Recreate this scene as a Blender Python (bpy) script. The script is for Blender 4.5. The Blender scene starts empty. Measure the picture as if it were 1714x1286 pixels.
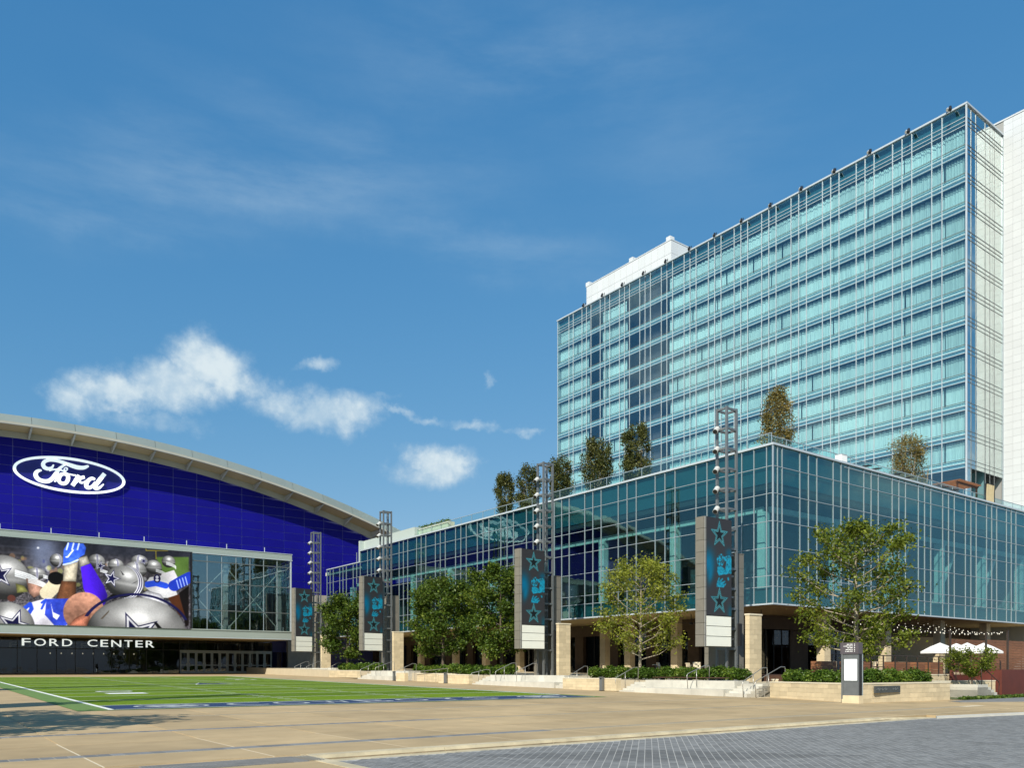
import bpy, math, random
import numpy as np
from mathutils import Vector, Matrix
random.seed(7); rng = np.random.default_rng(7)
S = bpy.context.scene
COL = S.collection
R = math.radians

# ------------------------------------------------------------------ camera, sky, sun, exposure
FPX, CXP, HOR, CAMH = 1366.0, 857.0, 1122.0, 1.65      # focal length in photo pixels, centre column, horizon row, eye height
YAW = math.atan2(.598, .8015)
cam = bpy.data.cameras.new('camera'); cam_o = bpy.data.objects.new('camera', cam); COL.objects.link(cam_o)
cam.sensor_fit = 'HORIZONTAL'; cam.sensor_width = 36.0; cam.lens = 36.0*FPX/1714.0
cam.shift_x = 0.0; cam.shift_y = (HOR-643.0)/1714.0
cam.clip_start = .1; cam.clip_end = 12000
cam_o.location = (0, 0, CAMH); cam_o.rotation_euler = (math.pi/2, 0, -YAW)
S.camera = cam_o

SUN_AZ = math.atan2(-.86, -.51); SUN_EL = R(35)
sun = bpy.data.lights.new('sun', 'SUN'); sun.energy = 4.2; sun.angle = R(.53); sun.color = (1, .93, .80)
sun_o = bpy.data.objects.new('sun', sun); COL.objects.link(sun_o)
sdir = Vector((math.sin(SUN_AZ)*math.cos(SUN_EL), math.cos(SUN_AZ)*math.cos(SUN_EL), math.sin(SUN_EL)))
sun_o.rotation_euler = (-sdir).to_track_quat('-Z', 'Y').to_euler()
sun_o.location = (0, 0, 120)

W = bpy.data.worlds.new('World'); S.world = W; W.use_nodes = True
def sky_nodes():
    nt = W.node_tree; N = nt.nodes; L = nt.links; N.clear()
    def nd(t, **k):
        n = N.new(t)
        for a, b in k.items(): setattr(n, a, b)
        return n
    def m(op, a, b=None, c=None):
        n = nd('ShaderNodeMath', operation=op)
        for i, v in enumerate((a, b, c)):
            if v is None: continue
            if isinstance(v, (int, float)): n.inputs[i].default_value = v
            else: L.new(v, n.inputs[i])
        return n.outputs[0]
    out = nd('ShaderNodeOutputWorld'); bg = nd('ShaderNodeBackground'); bg.inputs['Strength'].default_value = .105
    sky = nd('ShaderNodeTexSky', sky_type='NISHITA'); sky.sun_disc = False
    sky.sun_elevation = SUN_EL; sky.sun_rotation = SUN_AZ % (2*math.pi)
    sky.air_density = 1.0; sky.dust_density = .6; sky.ozone_density = 2.2
    tint = nd('ShaderNodeMix', data_type='RGBA', blend_type='MULTIPLY'); tint.inputs[0].default_value = 1
    L.new(sky.outputs[0], tint.inputs[6]); tint.inputs[7].default_value = (.62, 1.0, 1.08, 1)
    ss = nd('ShaderNodeSeparateColor'); L.new(tint.outputs[2], ss.inputs[0])
    def chan(i, k, g, p): return m('MULTIPLY', m('POWER', m('MULTIPLY', ss.outputs[i], g), p), k)
    G_ = chan(1, 1.475, .689, .59); B_ = chan(2, 3.17, .3454, .38); R_ = m('MINIMUM', chan(0, .375, 1.921, 1.08), m('MULTIPLY', G_, .85))
    grade = nd('ShaderNodeCombineColor'); L.new(R_, grade.inputs[0]); L.new(G_, grade.inputs[1]); L.new(B_, grade.inputs[2])
    tc = nd('ShaderNodeTexCoord'); d = tc.outputs['Generated']
    # warp the direction so that cloud outlines are ragged
    def noise(scale, detail, rough=.55, vec=d):
        n = nd('ShaderNodeTexNoise'); n.inputs['Scale'].default_value = scale; n.inputs['Detail'].default_value = detail
        n.inputs['Roughness'].default_value = rough; L.new(vec, n.inputs['Vector']); return n
    sp = nd('ShaderNodeSeparateXYZ'); L.new(d, sp.inputs[0])
    az0 = m('ARCTAN2', sp.outputs[0], sp.outputs[1]); el0 = m('ARCSINE', sp.outputs[2])
    w1 = noise(11, 9, .62); w1s = nd('ShaderNodeSeparateColor'); L.new(w1.outputs['Color'], w1s.inputs[0])
    az = m('ADD', az0, m('MULTIPLY', m('SUBTRACT', w1s.outputs[0], .5), .10))
    el = m('ADD', el0, m('MULTIPLY', m('SUBTRACT', w1s.outputs[1], .5), .07))
    def azel(px, py):
        k = (px-CXP)/FPX; x = .8015*k+.598; y = -.598*k+.8015; z = (HOR-py)/FPX
        return math.atan2(x, y), math.atan2(z, math.hypot(x, y))
    def blob(px, py, sx, sy, tilt, amp):
        a0, e0 = azel(px, py); a1, _ = azel(px+sx, py); _, e1 = azel(px, py-sy)
        sa, se = abs(a1-a0), abs(e1-e0); ct, st = math.cos(R(tilt)), math.sin(R(tilt))
        da = m('SUBTRACT', az, a0); de = m('SUBTRACT', el, e0)
        u = m('ADD', m('MULTIPLY', da, ct/sa), m('MULTIPLY', de, st/sa))
        v = m('ADD', m('MULTIPLY', da, -st/se), m('MULTIPLY', de, ct/se))
        q = m('ADD', m('MULTIPLY', u, u), m('MULTIPLY', v, v))
        return m('MULTIPLY', m('EXPONENT', m('MULTIPLY', q, -1)), amp)
    puffs = [(200,655,112,44,8,1.12),(120,675,66,32,0,.95),(362,618,82,60,0,1.25),(290,648,105,48,0,1.12),(270,700,140,30,0,.62),(428,642,60,38,0,.85),
             (530,612,48,20,8,.85),(475,680,90,44,0,.95),(560,700,105,42,0,.98),(615,690,70,26,0,.75),(640,672,60,10,8,.5),
             (735,776,70,44,0,1.2),(700,796,66,32,0,.85),(760,755,32,24,0,.6),(640,800,20,12,0,.3),
             (690,690,105,12,-4,.66),(790,704,75,13,-8,.68),(872,720,48,12,-6,.66),(815,642,20,11,35,.62),(890,720,22,14,0,.4),(360,508,34,12,0,.28),(470,515,40,10,0,.25)]
    def blob2(a0, e0, sa, se, amp):
        u = m('MULTIPLY', m('SUBTRACT', az, R(a0)), 1/R(sa)); v = m('MULTIPLY', m('SUBTRACT', el, R(e0)), 1/R(se))
        return m('MULTIPLY', m('EXPONENT', m('MULTIPLY', m('ADD', m('MULTIPLY', u, u), m('MULTIPLY', v, v)), -1)), amp)
    dens = None
    for p in [(-50,20,8,3.5,1.0),(-44,25,6,3,.85),(-60,16,8,3.5,.9),(-37,14,6,3,.8),(-70,24,7,3,.8),(118,12,9,4,.9),(134,16,8,3,.8),(104,18,7,3,.7)]:   # clouds beside the frame, seen mirrored in the hotel
        b = blob2(*p); dens = b if dens is None else m('MAXIMUM', dens, b)
    for p in puffs:
        b = blob(*p); dens = b if dens is None else m('MAXIMUM', dens, b)
    fine = noise(30, 8, .62); fine2 = noise(75, 6, .6)
    tex = m('ADD', m('MULTIPLY', fine.outputs[0], .68), m('MULTIPLY', fine2.outputs[0], .32))
    cum = m('SUBTRACT', dens, m('MULTIPLY', m('SUBTRACT', 1.0, tex), .92))
    def smooth(x, lo, hi):
        n = nd('ShaderNodeMapRange', interpolation_type='SMOOTHSTEP'); n.inputs[1].default_value = lo; n.inputs[2].default_value = hi
        L.new(x, n.inputs[0]); return n.outputs[0]
    acum = m('MULTIPLY', smooth(cum, -.12, .58), .93)
    # thin cirrus streaks
    cir = None
    for p in [(430,310,340,70,6,.85),(800,415,280,40,-7,.6),(170,370,240,40,3,.6),(260,240,180,70,10,.5),(600,250,260,60,-8,.5),(900,110,330,110,0,.55),(60,320,160,80,0,.4),(1150,230,220,120,0,.3)]:
        b = blob(*p); cir = b if cir is None else m('MAXIMUM', cir, b)
    mp = nd('ShaderNodeMapping'); mp.inputs['Scale'].default_value = (3, 3, 14); mp.inputs['Rotation'].default_value = (R(14), R(-8), 0); L.new(d, mp.inputs[0])
    cn = noise(1.6, 7, .62, mp.outputs[0])
    acir = m('MULTIPLY', m('MULTIPLY', cir, smooth(cn.outputs[0], .25, .80)), .46)
    # scattered fair-weather clouds over the rest of the sky, as in the part in view
    gx = nd('ShaderNodeMapping'); gx.inputs['Scale'].default_value = (1, 1, 2.4); L.new(d, gx.inputs[0])
    gn = noise(4.2, 9, .58, gx.outputs[0])
    inview = m('MULTIPLY', smooth(az0, R(-2), R(-14)), 1.0)
    inview2 = smooth(az0, R(72), R(86))
    low = smooth(el0, R(60), R(30))
    ascat = m('MULTIPLY', m('MULTIPLY', m('MAXIMUM', inview, inview2), low), m('MULTIPLY', smooth(gn.outputs[0], .54, .70), .85))
    al = m('MAXIMUM', m('MAXIMUM', acum, acir), ascat)
    # cloud body colour: whiter where dense
    big = noise(19, 6, .55)
    cm = nd('ShaderNodeMix', data_type='RGBA'); L.new(smooth(m('ADD', m('MULTIPLY', cum, .6), m('MULTIPLY', m('SUBTRACT', m('ADD', m('MULTIPLY', big.outputs[0], .6), m('MULTIPLY', fine2.outputs[0], .4)), .5), 2.0)), -.05, .75), cm.inputs[0])
    cm.inputs[6].default_value = (3.0, 4.05, 4.95, 1); cm.inputs[7].default_value = (4.9, 5.55, 5.8, 1)
    mx = nd('ShaderNodeMix', data_type='RGBA'); L.new(al, mx.inputs[0]); L.new(grade.outputs[0], mx.inputs[6]); L.new(cm.outputs[2], mx.inputs[7])
    L.new(mx.outputs[2], bg.inputs['Color']); L.new(bg.outputs[0], out.inputs[0])
sky_nodes()
S.view_settings.view_transform = 'Standard'; S.view_settings.look = 'None'; S.view_settings.exposure = 0.55; S.view_settings.gamma = 1.0
try: S.view_settings.use_curve_mapping = False
except Exception: pass
S.render.engine = 'CYCLES'
cy = S.cycles; cy.use_denoising = True; cy.max_bounces = 10; cy.transparent_max_bounces = 16; cy.glossy_bounces = 4; cy.diffuse_bounces = 3
cy.caustics_reflective = False; cy.caustics_refractive = False; cy.sample_clamp_indirect = 6

# ------------------------------------------------------------------ helpers
def ray(px, py):
    k = (px-CXP)/FPX
    return np.array([.8015*k+.598, -.598*k+.8015, (HOR-py)/FPX])
def on_y(px, py, Y):
    r = ray(px, py); return r*(Y/r[1])+np.array([0, 0, CAMH])
def proj(X, Y, Z):
    xc = .8015*X-.598*Y; yc = .598*X+.8015*Y
    return CXP+FPX*xc/yc, HOR-FPX*(Z-CAMH)/yc, yc
def gz(Y): return max(0.0, (min(Y, 135)-20)*.0115)          # the plaza rises gently towards the arena
def tz(Y): return .88+.0135*(max(Y, 20)-36)                 # terrace along the hotel

def mat(name, col, rough=.6, metal=0., var=.07, scale=1.5, rnd=0., bump=0., bscale=8., spec=.5, stain=0., sscale=.35, emit=None, estr=0., stretch=None):
    M = bpy.data.materials.new(name); M.use_nodes = True; nt = M.node_tree; N = nt.nodes; L = nt.links
    b = N['Principled BSDF']; b.inputs['Roughness'].default_value = rough; b.inputs['Metallic'].default_value = metal
    b.inputs['Specular IOR Level'].default_value = spec
    geo = N.new('ShaderNodeNewGeometry'); vec = geo.outputs['Position']
    if stretch:
        mp = N.new('ShaderNodeMapping'); mp.inputs['Scale'].default_value = stretch; L.new(vec, mp.inputs[0]); vec = mp.outputs[0]
    no = N.new('ShaderNodeTexNoise'); no.inputs['Scale'].default_value = scale; no.inputs['Detail'].default_value = 6; L.new(vec, no.inputs['Vector'])
    mr = N.new('ShaderNodeMapRange'); mr.inputs[1].default_value = .3; mr.inputs[2].default_value = .7
    mr.inputs[3].default_value = 1-var; mr.inputs[4].default_value = 1+var; L.new(no.outputs[0], mr.inputs[0]); f = mr.outputs[0]
    def mul(a, c):
        n = N.new('ShaderNodeMath'); n.operation = 'MULTIPLY'; L.new(a, n.inputs[0]); L.new(c, n.inputs[1]); return n.outputs[0]
    if stain:
        n2 = N.new('ShaderNodeTexNoise'); n2.inputs['Scale'].default_value = sscale; n2.inputs['Detail'].default_value = 8; n2.inputs['Roughness'].default_value = .65
        L.new(geo.outputs['Position'], n2.inputs['Vector'])
        m2 = N.new('ShaderNodeMapRange'); m2.inputs[1].default_value = .36; m2.inputs[2].default_value = .62; m2.inputs[3].default_value = 1-stain; m2.inputs[4].default_value = 1+stain*.25
        L.new(n2.outputs[0], m2.inputs[0]); f = mul(f, m2.outputs[0])
    if rnd:
        oi = N.new('ShaderNodeObjectInfo'); m3 = N.new('ShaderNodeMapRange'); m3.inputs[3].default_value = 1-rnd; m3.inputs[4].default_value = 1+rnd
        L.new(oi.outputs['Random'], m3.inputs[0]); f = mul(f, m3.outputs[0])
    vm = N.new('ShaderNodeVectorMath'); vm.operation = 'SCALE'; vm.inputs[0].default_value = col; L.new(f, vm.inputs['Scale'])
    L.new(vm.outputs[0], b.inputs['Base Color'])
    if bump:
        nb = N.new('ShaderNodeTexNoise'); nb.inputs['Scale'].default_value = bscale; nb.inputs['Detail'].default_value = 5; L.new(vec, nb.inputs['Vector'])
        bp = N.new('ShaderNodeBump'); bp.inputs['Strength'].default_value = bump; bp.inputs['Distance'].default_value = .02
        L.new(nb.outputs[0], bp.inputs['Height']); L.new(bp.outputs[0], b.inputs['Normal'])
    if emit:
        b.inputs['Emission Color'].default_value = (*emit, 1); b.inputs['Emission Strength'].default_value = estr
    return M

def glass(name, tint, base, gain, ior=1.55, refl=(.92, .97, 1.0), wav=.012, wscale=.6, rough=.004):
    M = bpy.data.materials.new(name); M.use_nodes = True; nt = M.node_tree; N = nt.nodes; L = nt.links
    N.remove(N['Principled BSDF']); out = N['Material Output']
    tr = N.new('ShaderNodeBsdfTransparent'); tr.inputs[0].default_value = (*[t**.5 for t in tint], 1)
    gl = N.new('ShaderNodeBsdfGlossy'); gl.inputs['Color'].default_value = (*refl, 1); gl.inputs['Roughness'].default_value = rough
    lw = N.new('ShaderNodeLayerWeight'); pw = N.new('ShaderNodeMath'); pw.operation = 'POWER'; pw.inputs[1].default_value = 4.0; L.new(lw.outputs['Facing'], pw.inputs[0])
    ma = N.new('ShaderNodeMath'); ma.operation = 'MULTIPLY_ADD'; ma.use_clamp = True; ma.inputs[1].default_value = gain; ma.inputs[2].default_value = base
    L.new(pw.outputs[0], ma.inputs[0])
    geo = N.new('ShaderNodeNewGeometry'); no = N.new('ShaderNodeTexNoise'); no.inputs['Scale'].default_value = wscale; no.inputs['Detail'].default_value = 2
    oi = N.new('ShaderNodeObjectInfo'); ad = N.new('ShaderNodeVectorMath'); ad.operation = 'MULTIPLY_ADD'
    ad.inputs[1].default_value = (1, 1, 1); L.new(geo.outputs['Position'], ad.inputs[0])
    cmb = N.new('ShaderNodeCombineXYZ'); mm = N.new('ShaderNodeMath'); mm.operation = 'MULTIPLY'; mm.inputs[1].default_value = 40; L.new(oi.outputs['Random'], mm.inputs[0]); L.new(mm.outputs[0], cmb.inputs[2])
    L.new(cmb.outputs[0], ad.inputs[2]); L.new(ad.outputs[0], no.inputs['Vector'])
    bp = N.new('ShaderNodeBump'); bp.inputs['Strength'].default_value = 1; bp.inputs['Distance'].default_value = wav; L.new(no.outputs[0], bp.inputs['Height'])
    L.new(bp.outputs[0], gl.inputs['Normal'])
    mx = N.new('ShaderNodeMixShader'); L.new(ma.outputs[0], mx.inputs[0]); L.new(tr.outputs[0], mx.inputs[1]); L.new(gl.outputs[0], mx.inputs[2]); L.new(mx.outputs[0], out.inputs[0])
    return M

def leafmat(name, c0, c1, c2, trans=.35):
    M = bpy.data.materials.new(name); M.use_nodes = True; nt = M.node_tree; N = nt.nodes; L = nt.links
    N.remove(N['Principled BSDF']); out = N['Material Output']
    at = N.new('ShaderNodeAttribute'); at.attribute_name = 'leaf_tone'
    cr = N.new('ShaderNodeValToRGB'); e = cr.color_ramp.elements; e[0].color = (*c0, 1); e[1].color = (*c2, 1); x = e.new(.5); x.color = (*c1, 1)
    L.new(at.outputs['Fac'], cr.inputs[0])
    di = N.new('ShaderNodeBsdfDiffuse'); tl = N.new('ShaderNodeBsdfTranslucent'); L.new(cr.outputs[0], di.inputs[0]); L.new(cr.outputs[0], tl.inputs[0])
    m1 = N.new('ShaderNodeMixShader'); m1.inputs[0].default_value = trans; L.new(di.outputs[0], m1.inputs[1]); L.new(tl.outputs[0], m1.inputs[2])
    gl = N.new('ShaderNodeBsdfGlossy'); gl.inputs['Roughness'].default_value = .45; gl.inputs[0].default_value = (.8, .9, .7, 1)
    m2 = N.new('ShaderNodeMixShader'); m2.inputs[0].default_value = .02; L.new(m1.outputs[0], m2.inputs[1]); L.new(gl.outputs[0], m2.inputs[2]); L.new(m2.outputs[0], out.inputs[0])
    return M

def print_mat(name, attr, emit=0., rough=.35, spec=.4):
    M = bpy.data.materials.new(name); M.use_nodes = True; nt = M.node_tree; b = nt.nodes['Principled BSDF']
    at = nt.nodes.new('ShaderNodeAttribute'); at.attribute_name = attr
    nt.links.new(at.outputs['Color'], b.inputs['Base Color']); b.inputs['Roughness'].default_value = rough; b.inputs['Specular IOR Level'].default_value = spec
    if emit:
        nt.links.new(at.outputs['Color'], b.inputs['Emission Color']); b.inputs['Emission Strength'].default_value = emit
    return M

def tag(o, label=None, cat=None, group=None, kind=None):
    if label: o['label'] = label
    if cat: o['category'] = cat
    if group: o['group'] = group
    if kind: o['kind'] = kind
    return o
def empty(name, loc=(0, 0, 0), rz=0, label=None, cat=None, group=None, kind=None):
    o = bpy.data.objects.new(name, None); COL.objects.link(o); o.location = loc; o.rotation_euler = (0, 0, rz); o.empty_display_size = .3
    return tag(o, label, cat, group, kind)
def wloc(p):
    v = Vector((0, 0, 0))
    while p is not None: v += p.location; p = p.parent
    return v
def children(o): return [c for c in list(o.children)]
def copy_tree(o, parent=None):
    c = o.copy(); COL.objects.link(c)
    if parent: c.parent = parent
    for ch in children(o): copy_tree(ch, c)
    return c

class MB:
    """collects shapes; build() links them as one mesh object (world coordinates, turned into the parent's)"""
    def __init__(s): s.v = []; s.f = []
    def box(s, x0, x1, y0, y1, z0, z1):
        n = len(s.v); s.v += [(x0,y0,z0),(x1,y0,z0),(x1,y1,z0),(x0,y1,z0),(x0,y0,z1),(x1,y0,z1),(x1,y1,z1),(x0,y1,z1)]
        s.f += [tuple(n+i for i in q) for q in ((0,3,2,1),(4,5,6,7),(0,1,5,4),(1,2,6,5),(2,3,7,6),(3,0,4,7))]; return s
    def bar(s, p, q, w, h=None):
        """square bar from p to q"""
        h = h or w; p = Vector(p); q = Vector(q); d = (q-p).normalized()
        a = d.cross(Vector((0,0,1)));  a = a.normalized() if a.length > 1e-4 else Vector((1,0,0)); b = a.cross(d).normalized()
        n = len(s.v)
        for c in (p, q):
            for i, j in ((-1,-1),(1,-1),(1,1),(-1,1)): s.v.append(tuple(c+a*(i*w/2)+b*(j*h/2)))
        s.f += [tuple(n+i for i in t) for t in ((0,1,2,3),(7,6,5,4),(0,4,5,1),(1,5,6,2),(2,6,7,3),(3,7,4,0))]; return s
    def tube(s, pts, rad, n=8, caps=True):
        pts = [Vector(p) for p in pts]; rad = rad if isinstance(rad, (list, tuple)) else [rad]*len(pts); base = len(s.v)
        up = Vector((0,0,1)); prev = None
        for i, p in enumerate(pts):
            d = (pts[min(i+1,len(pts)-1)]-pts[max(i-1,0)]).normalized()
            if prev is None:
                a = d.cross(up); a = a.normalized() if a.length > 1e-3 else Vector((1,0,0))
            else:
                a = (prev-d*prev.dot(d)); a = a.normalized() if a.length > 1e-4 else Vector((1,0,0))
            prev = a; b = d.cross(a)
            for k in range(n):
                t = 2*math.pi*k/n; s.v.append(tuple(p+(a*math.cos(t)+b*math.sin(t))*rad[i]))
        for i in range(len(pts)-1):
            for k in range(n):
                k2 = (k+1)%n; s.f.append((base+i*n+k, base+i*n+k2, base+(i+1)*n+k2, base+(i+1)*n+k))
        if caps:
            s.f.append(tuple(base+k for k in range(n))[::-1]); s.f.append(tuple(base+(len(pts)-1)*n+k for k in range(n)))
        return s
    def prism(s, poly, z0, z1):
        """poly: list of (x,y) counter-clockwise"""
        n = len(s.v); k = len(poly)
        s.v += [(x, y, z0) for x, y in poly]+[(x, y, z1) for x, y in poly]
        s.f.append(tuple(n+i for i in range(k))[::-1]); s.f.append(tuple(n+k+i for i in range(k)))
        for i in range(k): j = (i+1)%k; s.f.append((n+i, n+j, n+k+j, n+k+i))
        return s
    def plate_y(s, poly, y0, y1):
        """poly of (x,z), extruded from y0 (front) to y1 (back)"""
        n = len(s.v); k = len(poly)
        s.v += [(x, y0, z) for x, z in poly]+[(x, y1, z) for x, z in poly]
        s.f.append(tuple(n+i for i in range(k))); s.f.append(tuple(n+k+i for i in range(k))[::-1])
        for i in range(k): j = (i+1)%k; s.f.append((n+j, n+i, n+k+i, n+k+j))
        return s
    def quad(s, a, b, c, d):
        n = len(s.v); s.v += [tuple(a), tuple(b), tuple(c), tuple(d)]; s.f.append((n, n+1, n+2, n+3)); return s
    def mesh(s, name, m, off=(0,0,0), smooth=False):
        me = bpy.data.meshes.new(name); ox, oy, oz = off
        me.from_pydata([(x-ox, y-oy, z-oz) for x, y, z in s.v], [], s.f)
        if m: me.materials.append(m)
        if smooth:
            for p in me.polygons: p.use_smooth = True
        me.update(); return me
    def build(s, name, m, parent=None, local=False, smooth=False, kind=None):
        off = (0, 0, 0) if (local or parent is None) else tuple(wloc(parent))
        o = bpy.data.objects.new(name, s.mesh(name, m, off, smooth)); COL.objects.link(o)
        if parent: o.parent = parent
        if kind: o['kind'] = kind
        return o
_cache = {}
def ubox(name, m, x0, x1, y0, y1, z0, z1, parent=None, local=False, kind=None):
    """a box that shares one unit mesh with all others of its material"""
    me = _cache.get(m.name)
    if me is None:
        me = MB().box(-.5,.5,-.5,.5,-.5,.5).mesh('piece_'+m.name, m); _cache[m.name] = me
    o = bpy.data.objects.new(name, me); COL.objects.link(o)
    off = Vector((0,0,0)) if (local or parent is None) else wloc(parent)
    o.location = Vector(((x0+x1)/2, (y0+y1)/2, (z0+z1)/2))-off; o.scale = (x1-x0, y1-y0, z1-z0)
    if parent: o.parent = parent
    if kind: o['kind'] = kind
    return o
def text_mesh(ch, size, depth, m, extrude_axis=None):
    cu = bpy.data.curves.new('letter', 'FONT'); cu.body = ch; cu.size = size; cu.extrude = depth; cu.resolution_u = 4
    o = bpy.data.objects.new('tmp', cu); COL.objects.link(o)
    bpy.context.view_layer.update()
    me = bpy.data.meshes.new_from_object(o.evaluated_get(bpy.context.evaluated_depsgraph_get()))
    bpy.data.objects.remove(o); me.name = 'letter'
    me.materials.clear(); me.materials.append(m); return me
def ribbon(mb, pts, wid, y0, y1, sub=6):
    """a brush stroke in the (x,z) plane with varying width, thick from y0 to y1"""
    P = [np.array(p, float) for p in pts]; Wd = list(wid)
    Q = []; U = []
    n = len(P)
    for i in range(n-1):
        p0, p1, p2, p3 = P[max(i-1,0)], P[i], P[i+1], P[min(i+2,n-1)]
        for k in range(sub):
            t = k/sub; Q.append(.5*((2*p1)+(-p0+p2)*t+(2*p0-5*p1+4*p2-p3)*t*t+(-p0+3*p1-3*p2+p3)*t**3)); U.append(Wd[i]*(1-t)+Wd[i+1]*t)
    Q.append(P[-1]); U.append(Wd[-1])
    L_, R_ = [], []
    for i in range(len(Q)):
        d = Q[min(i+1,len(Q)-1)]-Q[max(i-1,0)]; d = d/(np.linalg.norm(d)+1e-9); nn = np.array([-d[1], d[0]])
        L_.append(Q[i]+nn*U[i]/2); R_.append(Q[i]-nn*U[i]/2)
    b = len(mb.v); k = len(Q)
    for y in (y0, y1):
        for i in range(k): mb.v.append((L_[i][0], y, L_[i][1])); mb.v.append((R_[i][0], y, R_[i][1]))
    for i in range(k-1):
        a = b+2*i; c = b+2*k+2*i
        mb.f += [(a, a+1, a+3, a+2), (c, c+2, c+3, c+1), (a, a+2, c+2, c), (a+1, c+1, c+3, a+3)]
    mb.f += [(b, b+2*k, b+2*k+1, b+1), (b+2*k-2, b+2*k-1, b+4*k-1, b+4*k-2)]

# ------------------------------------------------------------------ materials
M = {}
M['ground'] = mat('ground', (.26,.24,.20), .9, var=.15, scale=.05)
M['slab'] = mat('plaza_concrete', (.44,.332,.188), .82, var=.08, scale=.9, rnd=.10, bump=.15, bscale=60, stain=.20, sscale=.22, spec=.25, stretch=(1,1.6,1))
M['joint'] = mat('light_joint', (.62,.55,.40), .9, var=.05)
M['paver'] = mat('gray_paver', (.20,.205,.205), .8, var=.12, scale=3, rnd=.2, spec=.3)
M['road'] = mat('road_brick', (.165,.169,.168), .8, var=.07, scale=1.1, rnd=.14, spec=.25, stain=.07, sscale=.5)
M['roadbed'] = mat('road_joint', (.40,.40,.375), .9, var=.1)
M['kerb'] = mat('kerb_concrete', (.52,.45,.30), .85, var=.1, scale=2, stain=.22, sscale=1.5)
M['white_conc'] = mat('white_concrete', (.53,.515,.45), .8, var=.08, scale=1.2, rnd=.06, stain=.14, sscale=.9)
M['lime'] = mat('limestone', (.56,.47,.31), .85, var=.07, scale=3, rnd=.11, bump=.25, bscale=14, spec=.25)
M['lime_core'] = mat('limestone_mortar', (.44,.38,.27), .95, var=.05)
M['lime_cap'] = mat('limestone_cap', (.64,.58,.44), .8, var=.06, scale=2)
M['steel'] = mat('galvanised_steel', (.19,.205,.21), .45, .5, var=.08, scale=4)
M['rail'] = mat('handrail_steel', (.42,.41,.38), .35, .7, var=.03)
M['dark_rail'] = mat('bronze_rail', (.045,.032,.024), .5, .3, var=.05)
M['clad'] = mat('warm_gray_cladding', (.165,.155,.13), .6, var=.08, scale=2, rnd=.06)
M['clad_side'] = mat('light_gray_cladding', (.22,.22,.205), .55, var=.05, rnd=.05)
M['led_box'] = mat('white_light_box', (.80,.82,.74), .4, var=.02)
M['black'] = mat('black_metal', (.012,.012,.013), .5, var=.02)
M['lamp'] = mat('lamp_body', (.62,.63,.60), .35, .2, var=.03)
M['alu'] = mat('aluminium_mullion', (.33,.39,.425), .4, .25, var=.02)
M['alu_w'] = mat('white_mullion', (.45,.51,.55), .4, .1, var=.02)
M['alu_dk'] = mat('gray_mullion', (.15,.17,.17), .45, .3, var=.03)
M['glass_pod'] = glass('teal_podium_glass', (.40,.66,.66), .10, .75, 1.55, (.62,.84,.84), .006, .5)
M['glass_tow'] = glass('pale_tower_glass', (.64,.86,.89), .12, .7, 1.55, (.76,.94,1.0), .004, .5)
M['glass_side'] = glass('mirror_side_glass', (.40,.66,.70), .52, .5, 1.55, (.95,1.0,.96), .004, .5)
M['glass_ford'] = glass('gray_green_glass', (.58,.69,.67), .20, .7, 1.55, (.84,.97,.97), .006, .5)
M['glass_dark'] = glass('dark_store_glass', (.25,.27,.28), .05, .6, 1.5, (.8,.85,.9), .004, .6)
M['glass_rail'] = glass('guard_glass', (.76,.93,.92), .03, .5, 1.5, (.85,1,1), .002, .5)
M['shadow_box'] = mat('shadow_box_panel', (.035,.13,.16), .5, var=.04)
M['spandrel'] = mat('spandrel_panel', (.34,.47,.55), .5, var=.05)
M['spandrel_dot'] = mat('spandrel_screen', (.66,.80,.80), .5, var=.35, scale=7, stretch=(1,1,2))
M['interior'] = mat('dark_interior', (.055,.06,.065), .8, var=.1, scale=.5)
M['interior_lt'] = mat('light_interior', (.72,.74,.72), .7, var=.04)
M['bay_interior'] = mat('bay_interior_wall', (.20,.235,.23), .7, var=.1, scale=.6)
M['mint_panel'] = mat('pale_mint_wall', (.40,.47,.44), .4, var=.03)
M['lobby'] = mat('teal_lobby_wall', (.10,.20,.225), .6, var=.25, scale=.25)
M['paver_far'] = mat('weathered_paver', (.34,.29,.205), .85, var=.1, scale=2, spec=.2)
M['kerb_face'] = mat('shaded_stained_kerb_face', (.25,.195,.115), .9, var=.25, scale=2.5, stain=.35, sscale=2)  # shadowed-face tone put into the colour, along with blotchy stains
M['pier_dk'] = mat('shaded_brown_panel', (.085,.058,.036), .7, var=.15, scale=2)  # deep shade under the overhang put into this dark brown
M['curtain'] = mat('sheer_curtain', (.70,.75,.73), .8, var=.07, scale=2.5, rnd=.11, stretch=(4,4,.3))
M['white_panel'] = mat('white_wall_panel', (.56,.60,.62), .5, var=.02, scale=.3, rnd=.03)
M['white_back'] = mat('white_wall_backing', (.30,.31,.30), .7, var=.02)
M['blue'] = mat('blue_wall_panel', (.006,.005,.20), .5, .0, var=.10, scale=.25, rnd=.09, spec=.12)
M['blue_back'] = mat('blue_wall_joint', (.16,.16,.42), .5, var=.03)
M['roof'] = mat('roof_fascia_metal', (.27,.32,.30), .45, .25, var=.05, scale=.4, rnd=.04)
M['beige'] = mat('eave_beige', (.38,.385,.34), .6, var=.05, scale=.5)
M['soffit'] = mat('soffit_plaster', (.42,.325,.17), .8, var=.05, scale=.4)
M['band'] = mat('gray_green_band', (.36,.42,.39), .4, .2, var=.04, scale=.3, rnd=.03)
M['white'] = mat('white_letter', (.85,.87,.86), .4, var=.01)
M['white_sign'] = mat('glow_white_letter', (.85,.88,.88), .4, var=.01, emit=(.80,.92,.95), estr=.48)  # glow added so the letters stay white in shade
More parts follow.
